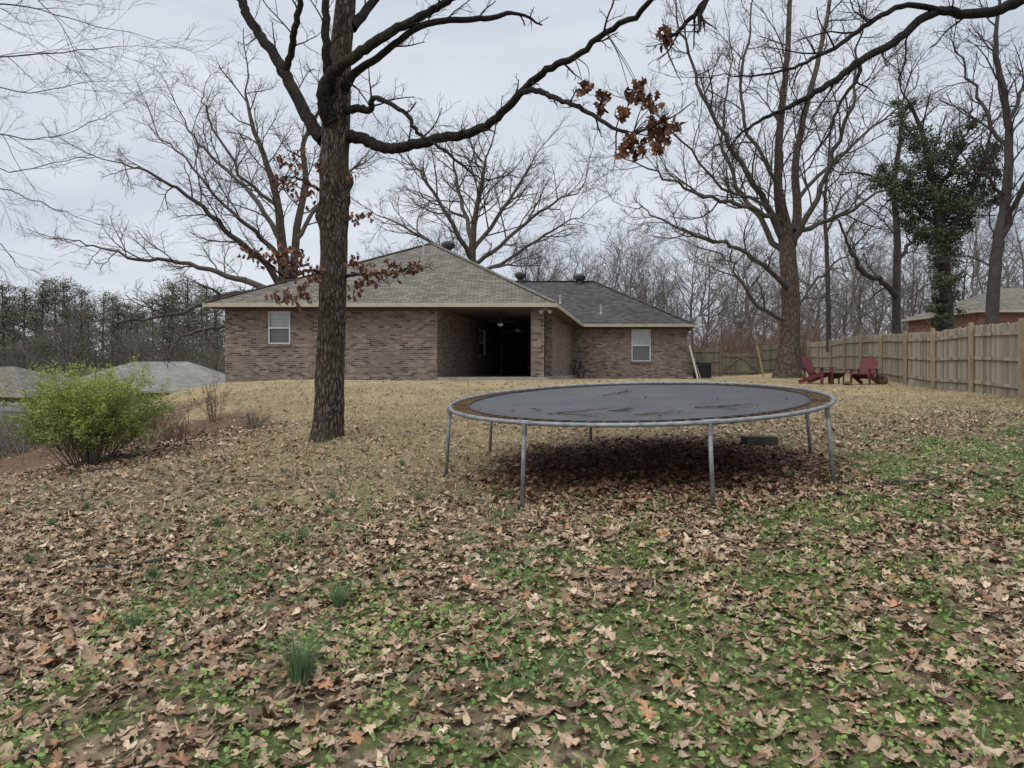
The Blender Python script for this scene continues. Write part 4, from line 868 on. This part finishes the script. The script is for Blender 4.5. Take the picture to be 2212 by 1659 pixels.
bx_, by_ = 2.72, 33.2; bz = H(bx_, by_); bk = thing('bicycle', 'dark bicycle parked where patio and right wing meet', 'bicycle', (0, 0, 0))
for yy in (-.5, .5):
    mb = MB(); Mx = Matrix.Rotation(pi/2, 3, 'Y'); mb.ring((0, yy, .33), .31, .022, 28, 6, Mx); w = mb.build('wheel', M['dark'], bk)
    mb = MB()
    for k in range(10):
        a = 2*pi*k/10; mb.tube([(0, yy, .33), (0, yy+cos(a)*.31, .33+sin(a)*.31)], .003, 3)
    mb.build('spokes', M['steel'], w)
mb = MB()
for p, q in (((0, .5, .33), (0, .05, .3)), ((0, .05, .3), (0, .2, .78)), ((0, .5, .33), (0, .2, .75)), ((0, .05, .3), (0, -.38, .75)), ((0, .2, .75), (0, -.38, .8)), ((0, -.38, .92), (0, -.5, .33))): mb.tube([p, q], .018, 6)
mb.build('frame', M['iron'], bk)
mb = MB(); mb.tube([(-.3, -.3, .98), (-.12, -.4, .97), (.12, -.4, .97), (.3, -.3, .98)], .014, 6); mb.build('handlebar', M['dark'], bk)
mb = MB(); mb.bar((0, .1, .84), (0, .32, .86), .13, .05); mb.build('saddle', M['dark'], bk)
bk.location = (bx_+.25, by_, bz); bk.rotation_euler = (0, .06, .35)
# ------------------------------------------------------------ fences
def fence(name, label, pts, hgt, side, mp, mf):
    rt = thing(name, label, 'fence', (pts[0][0], pts[0][1], H(*pts[0])))
    for i, (X, Y) in enumerate(pts):
        z = H(X, Y); mb = MB(); n = side; mb.box((X+n.x*.06, Y+n.y*.06, z+hgt/2), (.1, .1, hgt+.16+rnd.uniform(-.04, .06)), rz=math.atan2(n.y, n.x)+rnd.uniform(-.05, .05)); mb.build('post', mp, rt)
    for (X0, Y0), (X1, Y1) in zip(pts[:-1], pts[1:]):
        A = Vector((X0, Y0, 0)); B = Vector((X1, Y1, 0)); u = (B-A); Ln = u.length; u.normalize(); k = int(Ln/.148); mb = MB()
        za, zb_ = H(X0, Y0), H(X1, Y1)
        for j in range(k):
            s = (j+.5)*Ln/k; c = A+u*s; z = za+(zb_-za)*s/Ln; hj = hgt+rnd.uniform(-.025, .02); w = Ln/k*.5-rnd.uniform(.003, .009); w2 = w-.03; o_ = -side*(.02+rnd.uniform(0, .006)); sh = rnd.uniform(-.006, .006)
            prof = [(-w, .03), (w, .03), (w+sh, hj-.03), (w2+sh, hj), (-w2+sh, hj), (-w+sh, hj-.03)]
            fr = [c+u*a+Vector((0, 0, z+b2))+o_ for a, b2 in prof]; bk_ = [v-side*.018 for v in fr]
            mb.add(fr+bk_, [(0, 1, 2, 3, 4, 5), (11, 10, 9, 8, 7, 6)]+[(q, q+6, (q+1) % 6+6, (q+1) % 6) for q in range(6)])
        mb.build('panel', mf, rt, uv=True)
        mb = MB()
        for q in (.3, .95, 1.58): mb.bar(A+u*.07+Vector((0, 0, za+q*hgt/1.83))+side*.005, B-u*.07+Vector((0, 0, zb_+q*hgt/1.83))+side*.005, .04, .085)
        mb.build('rail', mf, rt, uv=True)
    return rt
fp = [(12.6+.248*(y-19.6), y) for y in (13.6, 16.6, 19.6, 22.65, 25.6, 28.9, 32.3, 35.7, 39.3, 43, 46.6)]
fence('wooden_fence', 'weathered grey board fence with tan posts along the right side', fp, 1.83, Vector((-.97, .24, 0)), M['post'], M['fence'])
fence('wooden_fence', 'short darker board fence closing the yard behind the air conditioner', [(10.2, 45), (12.0, 45), (13.05, 45)], 1.85, Vector((0, -1, 0)), M['post_far'], M['fence_far'])
fence('wooden_fence', 'short board fence between the gate and the right fence', [(15.6, 45.1), (17.2, 45.8), (18.9, 46.4)], 1.8, Vector((0, -1, 0)), M['post_far'], M['fence_far'])
gt = thing('wooden_gate', 'low wooden gate with braces in the back fence', 'gate', (14.3, 45, H(14.3, 45)))
zg = H(14.3, 45); mb = MB()
for j in range(16): mb.box((13.2+j*.148, 45.02, zg+.72), (.138, .02, 1.4))
mb.build('panel', M['fence_far'], gt, uv=True)
mb = MB()
for q in (.25, 1.25): mb.bar((13.1, 44.98, zg+q), (15.5, 44.98, zg+q), .04, .1)
mb.bar((13.15, 44.95, zg+.3), (14.3, 44.95, zg+1.2), .03, .09); mb.bar((14.35, 44.95, zg+1.2), (15.45, 44.95, zg+.3), .03, .09); mb.build('brace', M['post_far'], gt)
for X in (13.07, 15.53): mb = MB(); mb.box((X, 44.96, zg+.9), (.12, .12, 1.9)); mb.build('post', M['post_far'], gt)
mb = MB(); mb.bar((13.85, 39.5, H(13.85, 39.5)), (13.55, 39.7, H(13.85, 39.5)+1.75), .16, .04, (1, 0, 0)); tag(mb.build('leaning_board', M['board']), 'yellow board leaning upright beside the big tree trunk', 'board')
# low pale wall down at the far left
A = P(-70, 868, 24); B = P(64, 872, 25); mb = MB(); mb.bar((A.x, A.y, A.z-.14), (B.x, B.y, B.z-.14), .2, .28); lw = thing('low_wall', 'pale low wall at the far left edge beyond the shrub', 'wall', (A.x, A.y, A.z-1)); mb.build('coping', M['pipe'], lw)
mb = MB(); mb.bar((A.x, A.y, A.z-.95), (B.x, B.y, B.z-.95), .16, 1.33); mb.build('wall_body', M['conc'], lw)
# ------------------------------------------------------------ chairs and fire pit
def adirondack(label):
    t = thing('adirondack_chair', label, 'chair', (0, 0, 0), None)
    mb = MB()
    for k in range(6): s = k/5; mb.box((0, -.30+.48*s, .385-.13*s), (.54, .09, .022), M=Matrix.Rotation(-.27, 3, 'X'))
    mb.build('seat', M['red'], t)
    mb = MB()
    for k in range(7):
        x = (k-3)*.088; top = .98-.018*abs(k-3)**1.8; L0 = Vector((x*.82, .16, .22)); tdir = Vector((x*.25, .36, .78)).normalized(); L1 = L0+tdir*(top-.22)/tdir.z
        mb.bar(L0, L1, .082, .02, (0, 1, 0))
    mb.bar((-.27, .21, .36), (.27, .21, .36), .03, .07); mb.bar((-.3, .40, .70), (.3, .40, .70), .03, .06); mb.build('backrest', M['red'], t)
    for s in (-1, 1):
        mb = MB(); mb.box((s*.35, -.0, .56), (.14, .78, .025)); mb.build('armrest', M['red'], t)
        mb = MB(); mb.box((s*.31, -.31, .275), (.03, .11, .55)); mb.build('leg', M['red'], t)
        mb = MB(); mb.bar((s*.28, -.36, .37), (s*.28, .55, .05), .025, .13); mb.build('leg', M['red'], t)
        mb = MB(); mb.bar((s*.31, .32, .12), (s*.31, .32, .55), .03, .08, (0, 1, 0)); mb.build('leg', M['red'], t)
    return t
c1 = adirondack('red adirondack chair nearer the house, facing the fire pit'); c1.location = (11.3, 26.5, H(11.3, 26.5)); c1.rotation_euler = (0, 0, radians(38)); c1.scale = (1.06,)*3
c2 = dup(c1, (13.0, 26.5, H(13.0, 26.5)), radians(-48), 1.06, 'red adirondack chair nearer the fence, turned toward the house')
fx, fy = 12.15, 26.9; fz = H(fx, fy); t = thing('fire_pit', 'dark metal fire pit bowl on legs between the red chairs', 'fire pit', (fx, fy, fz))
mb = MB(); mb.lathe((fx, fy, fz+.2), [(.08, 0), (.2, .06), (.28, .17), (.33, .2), (.33, .22), (.27, .2), (.15, .09), (.02, .06)], 20); mb.build('bowl', M['iron'], t, smooth=True)
for k in range(4):
    a = pi/4+k*pi/2; mb = MB(); mb.bar((fx+cos(a)*.27, fy+sin(a)*.27, fz-.02), (fx+cos(a)*.27, fy+sin(a)*.27, fz+.36), .04, .04); mb.build('leg', M['iron'], t)
def lump(name, label, cat, px, py, sz, mat, seed):
    g = G(px, py); bm = bmesh.new(); bmesh.ops.create_icosphere(bm, subdivisions=3, radius=1)
    for v in bm.verts:
        n = mn.noise(v.co*1.7+Vector((seed*7, 0, 0)))*.35+mn.noise(v.co*4+Vector((seed, 0, 0)))*.12; v.co = Vector((v.co.x*sz[0], v.co.y*sz[1], v.co.z*sz[2]))*(1+n)
    me = bpy.data.meshes.new(name); bm.to_mesh(me); bm.free(); me.materials.append(mat); o = bpy.data.objects.new(name, me); C.objects.link(o)
    o.location = g+Vector((0, 0, sz[2]*.6)); return tag(o, label, cat)
lump('tree_stump', 'dark rough tree stump right of the red chairs', 'stump', 1903, 830, (.2, .2, .24), M['log'], 1)
lump('rock', 'small brown rock in front of the chairs', 'rock', 1830, 833, (.16, .14, .09), M['log'], 3)
g = G(1985, 833); t = thing('concrete_block', 'low grey stone block beside the right fence', 'block', g)
mb = MB(); mb.box((g.x, g.y, g.z+.1), (.6, .3, .24), rz=.2); o = mb.build('block_body', M['conc'], t)
mb = MB(); mb.box((g.x+.02, g.y, g.z+.245), (.4, .26, .05), rz=.3); mb.build('cap_stone', M['conc'], t)
g = P(1640, 972, 9.2); g.z = H(g.x, g.y)
mb = MB(); mb.box(g+Vector((0, 0, .05)), (.42, .2, .17), rz=.06)
bo = mb.build('concrete_block', M['block']); tag(bo, 'mossy concrete block lying on the leaves behind the trampoline legs', 'block')
bv = bo.modifiers.new('bevel', 'BEVEL'); bv.width = .012; bv.segments = 2
# ------------------------------------------------------------ trampoline
tx, ty = 1.39, 8.23; TR = 2.10; zr = lambda x, y: 1.222+.038*(x-tx)+.062*(y-ty)
tz = H(tx, ty); tp = thing('trampoline', 'round trampoline with rusty springs and grey steel legs', 'trampoline', (tx, ty, tz))
tilt = Matrix(((1, 0, .0), (0, 1, 0), (.038, .062, 1)))
ctr = Vector((tx, ty, 1.222))
mb = MB(); mb.ring(ctr, TR, .021, 128, 10, tilt); mb.build('rim', M['steel'], tp, smooth=True)
V = []; Fm = []; nr, nt2 = 24, 96; MRr = 1.875
for i in range(nr+1):
    r = MRr*i/nr
    for k in range(nt2):
        a = 2*pi*k/nt2; q = tilt@Vector((r*cos(a), r*sin(a), -.05*(1-(i/nr)**2)-.004+.004*mn.noise(Vector((r*cos(a)*2, r*sin(a)*2, 0))))); V.append(ctr+q)
for i in range(nr):
    for k in range(nt2): k2 = (k+1) % nt2; Fm.append((i*nt2+k, i*nt2+k2, (i+1)*nt2+k2, (i+1)*nt2+k))
mb = MB(); mb.add(V, Fm); mato = mb.build('mat', M['mat'], tp, smooth=True)
mb = MB(); mb.ring(ctr, MRr+.007, .012, 96, 6, tilt); mb.build('hem', M['dark'], mato)
mb = MB(); pts = []
for i in range(91):
    a = i/90*2*pi*11; pts.append((MRr+.02+.165*i/90, .0095*cos(a), .0095*sin(a)))
mb.tube([(MRr-.005, 0, -.01)]+pts+[(2.09, 0, .0)], .0042, 4)
loc_ = tp.location.copy(); tp.location = (0, 0, 0); s0 = mb.build('spring', M['rust'], tp); tp.location = loc_
for k in range(84):
    s = s0 if k == 0 else s0.copy()
    if k: C.objects.link(s); s.parent = tp
    a = 2*pi*k/84; v = tilt@Vector((cos(a), sin(a), 0))
    s.location = ctr-Vector(tp.location); s.rotation_euler = (0, -math.asin(max(-1, min(1, v.z))), a)
for k, deg in enumerate((-81.6, -127.5, -173, 142, 97, 52, 7, -37.5)):
    a = radians(deg); X, Y = tx+TR*cos(a), ty+TR*sin(a); zt = zr(X, Y); X2, Y2 = X+.05*cos(a)+.01, Y+.05*sin(a); zg = H(X2, Y2)
    mb = MB(); mb.tube([(X, Y, zt-.02), (X*.6+X2*.4, Y*.6+Y2*.4, zt-.35), (X2, Y2, zg)], .020, 10); lg = mb.build('leg', M['steel'], tp, smooth=True)
    mb = MB(); mb.tube([(X, Y, zt+.0), (X, Y, zt-.11)], .027, 10); tt = Vector((-sin(a), cos(a), 0)); tt.z = .038*tt.x+.062*tt.y
    mb.tube([Vector((X, Y, zt))-tt*.07, Vector((X, Y, zt))+tt*.07], .0265, 10); mb.build('socket', M['steel'], lg)
    mb = MB(); mb.tube([(X2-.012, Y2, zg+.035), (X2, Y2, zg-.03)], [.028, .034], 10); mb.build('foot_cap', M['dark'], lg)
def matz(x, y): return ctr+tilt@Vector((x, y, -.05*(1-min(1, (x*x+y*y)/MRr**2))))
R = random.Random(15); OT = dict(seg=[3, 4, 4, 4], wob=.2, trop=0, kids=[0, 2, 3, 3], ratio=.5, ang=(.4, 1.0), minr=.0018)
for i, (u, v, ln, lb, nq) in enumerate([(-.75, -.85, .62, 'forked twig on the left half of the trampoline mat', 3), (-.25, -.72, .28, 'short twig pile near the front middle of the trampoline mat', 4), (.05, -1.25, .6, 'thin twig at the front edge of the trampoline mat', 2), (.68, -.8, .55, 'long branching twig on the right front of the trampoline mat', 3), (.05, .95, .5, 'small twig toward the back of the trampoline mat', 2), (-1.0, -.45, .3, 'twig closest to the left rim of the trampoline mat', 1)]):
    T = Tubes(); 
    for q in range(nq):
        p0 = Vector((u+R.gauss(0, .06)-ln*.3, v+R.gauss(0, .06), 0)); d = Vector((1, R.gauss(0, .5), 0)).normalized()
        grow(T, p0, d, ln*R.uniform(.7, 1), .0055, 2, R, OT)
    for key, lst in T.d.items():
        for j, (pts, rad) in enumerate(lst):
            lst[j] = ([matz(w.x, w.y)+Vector((0, 0, .009+min(.03, abs(w.z)*.2))) for w in pts], rad)
    o = T.build('fallen_twig', M['twig_mid']); tag(o, lb, 'twig')
a_ = rs.uniform(0, 6.28, 150); r_ = np.sqrt(rs.rand(150))*1.8; ok = rs.rand(150) < .35+.5*(r_/1.8)**3; a_, r_ = a_[ok], r_[ok]; m_ = len(a_)
pos = np.array([tuple(matz(r*cos(a), r*sin(a))+Vector((0, 0, .009))) for a, r in zip(a_, r_)])
o = leaves('leaf_debris', M['leaf'], [('bit', pos, rs.uniform(0, 6.28, m_), rs.normal(0, .15, m_), rs.normal(0, .15, m_), rs.uniform(.02, .06, m_), PAL[rs.randint(0, len(PAL), m_)]*.55, .3)]); tag(o, 'crumbled leaf bits scattered over the trampoline mat', 'leaves', kind='stuff')
for px, py, ln, lb in [(300, 1238, .5, 'long fallen stick on the left slope'), (2010, 1050, .7, 'long thin fallen stick right of the trampoline'), (250, 1018, .5, 'dark fallen stick below the leafy shrub')]:
    g = G(px, py); T = Tubes(); R2 = random.Random(px); pts = []
    for i in range(9):
        x_ = g.x+(i/8-.5)*ln*1.4; y_ = g.y+.05*sin(i*1.3)+.02*i; pts.append(Vector((x_, y_, H(x_, y_)+.035+R2.random()*.012)))
    T.add(pts, [.011, .011, .010, .009, .008, .007, .006, .005, .003], 6); grow(T, pts[4], Vector((.6, .5, .15)).normalized(), ln*.35, .006, 1, R2, OT); tag(T.build('fallen_stick', M['twig_dark']), lb, 'stick')
# ------------------------------------------------------------ neighbour houses
def hiphouse(label, cx, cy, w, d, z0, ze, rise, mwall, mroof, rot, win=()):
    rt = thing('neighbor_house', label, 'house', (0, 0, 0)); mb = MB(); mb.box((0, 0, (z0+ze)/2), (w-.8, d-.8, ze-z0-.01)); mb.build('wall', mwall, rt, uv=True)
    hw = min(w, d)/2; mb = MB(); a = [(-w/2, -d/2, ze+.12), (w/2, -d/2, ze+.12), (w/2, d/2, ze+.12), (-w/2, d/2, ze+.12)]
    if w >= d: r = [(-w/2+hw, 0, ze+.12+rise), (w/2-hw, 0, ze+.12+rise)]; fs = [(0, 1, 5, 4), (1, 2, 5), (2, 3, 4, 5), (3, 0, 4)]
    else: r = [(0, -d/2+hw, ze+.12+rise), (0, d/2-hw, ze+.12+rise)]; fs = [(0, 1, 4), (1, 2, 5, 4), (2, 3, 5), (3, 0, 4, 5)]
    mb.add(a+r, fs); mb.build('roof', mroof, rt, uv=True)
    mb = MB(); q = ze+.06
    for s in (-1, 1): mb.box((0, s*(d/2+.012), q), (w+.05, .024, .14)); mb.box((s*(w/2+.012), 0, q), (.024, d, .14))
    mb.add([(-w/2, -d/2, ze), (w/2, -d/2, ze), (w/2, d/2, ze), (-w/2, d/2, ze)], [(3, 2, 1, 0)]); mb.build('fascia', M['trim'], rt)
    for (x, zc_, ww, wh) in win:
        f = MB(); yy = -(d-.8)/2-.02; f.box((x, yy, zc_), (ww, .05, wh)); fo = f.build('window', M['white'], rt)
        f = MB(); f.box((x, yy-.03, zc_), (ww-.14, .02, wh-.14)); f.build('pane', M['ac'], fo)
    rt.location = (cx, cy, 0); rt.rotation_euler = (0, 0, rot); return rt
hiphouse('pale roofed neighbour house below the lawn edge on the left', -23.0, 47, 11.5, 8, -2.6, .2, 1.8, M['brick'], M['shingle_pale'], .1, [(2.6, -.7, 1, 1.2)])
hiphouse('neighbour house with grey brown roof at the far left edge', -30.5, 42, 11, 8, -3, .15, 1.5, M['brick'], M['shingle'], -.1, [(3, -1, 1, 1.2)])
hiphouse('neighbour house with tan roof between the two lower left roofs', -32.5, 56, 10, 8, -3.4, .2, 1.4, M['brick'], M['shingle_pale'], .3)
hiphouse('red brick neighbour house beyond the right fence', 35.0, 50, 11, 9, 1.2, 5.25, 1.9, M['brick_red'], M['shingle'], .0, [(-1.6, 3.9, .9, 1.3), (2.4, 3.9, .9, 1.3)])
# ------------------------------------------------------------ light, world, camera
w = bpy.data.worlds.new('World'); bpy.context.scene.world = w; w.use_nodes = True; nt = w.node_tree; N = nt.nodes; L = nt.links; bg = N['Background']
sky = N.new('ShaderNodeTexSky'); sky.sky_type = 'NISHITA'; sky.sun_disc = False; sky.sun_elevation = radians(50); sky.sun_rotation = radians(-40)
tc = N.new('ShaderNodeTexCoord'); mp = N.new('ShaderNodeMapping'); mp.inputs['Scale'].default_value = (1, 1, 3.2); L.new(tc.outputs['Generated'], mp.inputs[0])
n1 = N.new('ShaderNodeTexNoise'); n1.inputs['Scale'].default_value = 2.3; n1.inputs['Detail'].default_value = 7; n1.inputs['Roughness'].default_value = .55; n1.inputs['Distortion'].default_value = .4
L.new(mp.outputs[0], n1.inputs['Vector'])
r = ramp(N, [(.30, (.56, .625, .72)), (.5, (.69, .74, .81)), (.68, (.81, .845, .89))]); L.new(n1.outputs['Fac'], r.inputs[0])
# overcast dome: zenith brighter than the horizon
sx = N.new('ShaderNodeSeparateXYZ'); L.new(tc.outputs['Generated'], sx.inputs[0])
mr = N.new('ShaderNodeMapRange'); mr.interpolation_type = 'SMOOTHSTEP'; mr.inputs[1].default_value = .42; mr.inputs[2].default_value = .95; mr.inputs[3].default_value = 1.0; mr.inputs[4].default_value = 2.7; L.new(sx.outputs[2], mr.inputs[0])
zs = N.new('ShaderNodeVectorMath'); zs.operation = 'SCALE'; L.new(r.outputs[0], zs.inputs[0]); L.new(mr.outputs[0], zs.inputs['Scale'])
mu = N.new('ShaderNodeVectorMath'); mu.operation = 'SCALE'; mu.inputs['Scale'].default_value = .1; L.new(sky.outputs[0], mu.inputs[0])
mx = N.new('ShaderNodeMixRGB'); mx.inputs[0].default_value = .93; L.new(mu.outputs[0], mx.inputs[1]); L.new(zs.outputs[0], mx.inputs[2]); L.new(mx.outputs[0], bg.inputs[0]); bg.inputs[1].default_value = 1.0
sl = bpy.data.lights.new('sun', 'SUN'); sl.energy = 1.5; sl.angle = radians(50); sl.color = (1, .95, .87); so = bpy.data.objects.new('sun', sl); C.objects.link(so)
az = radians(-40); el = radians(50); dv = Vector((sin(az)*cos(el), -cos(az)*cos(el), sin(el))); so.rotation_euler = dv.to_track_quat('Z', 'Y').to_euler()
cam = bpy.data.cameras.new('camera'); co = bpy.data.objects.new('camera', cam); C.objects.link(co); co.location = (0, 0, CZ); co.rotation_euler = (radians(90), 0, 0)
cam.lens = 36*F/2212; cam.sensor_width = 36; cam.shift_y = -29.5/2212; cam.clip_start = .05; cam.clip_end = 2000
sc = bpy.context.scene; sc.camera = co
sc.view_settings.view_transform = 'Standard'; sc.view_settings.look = 'None'; sc.view_settings.exposure = 0
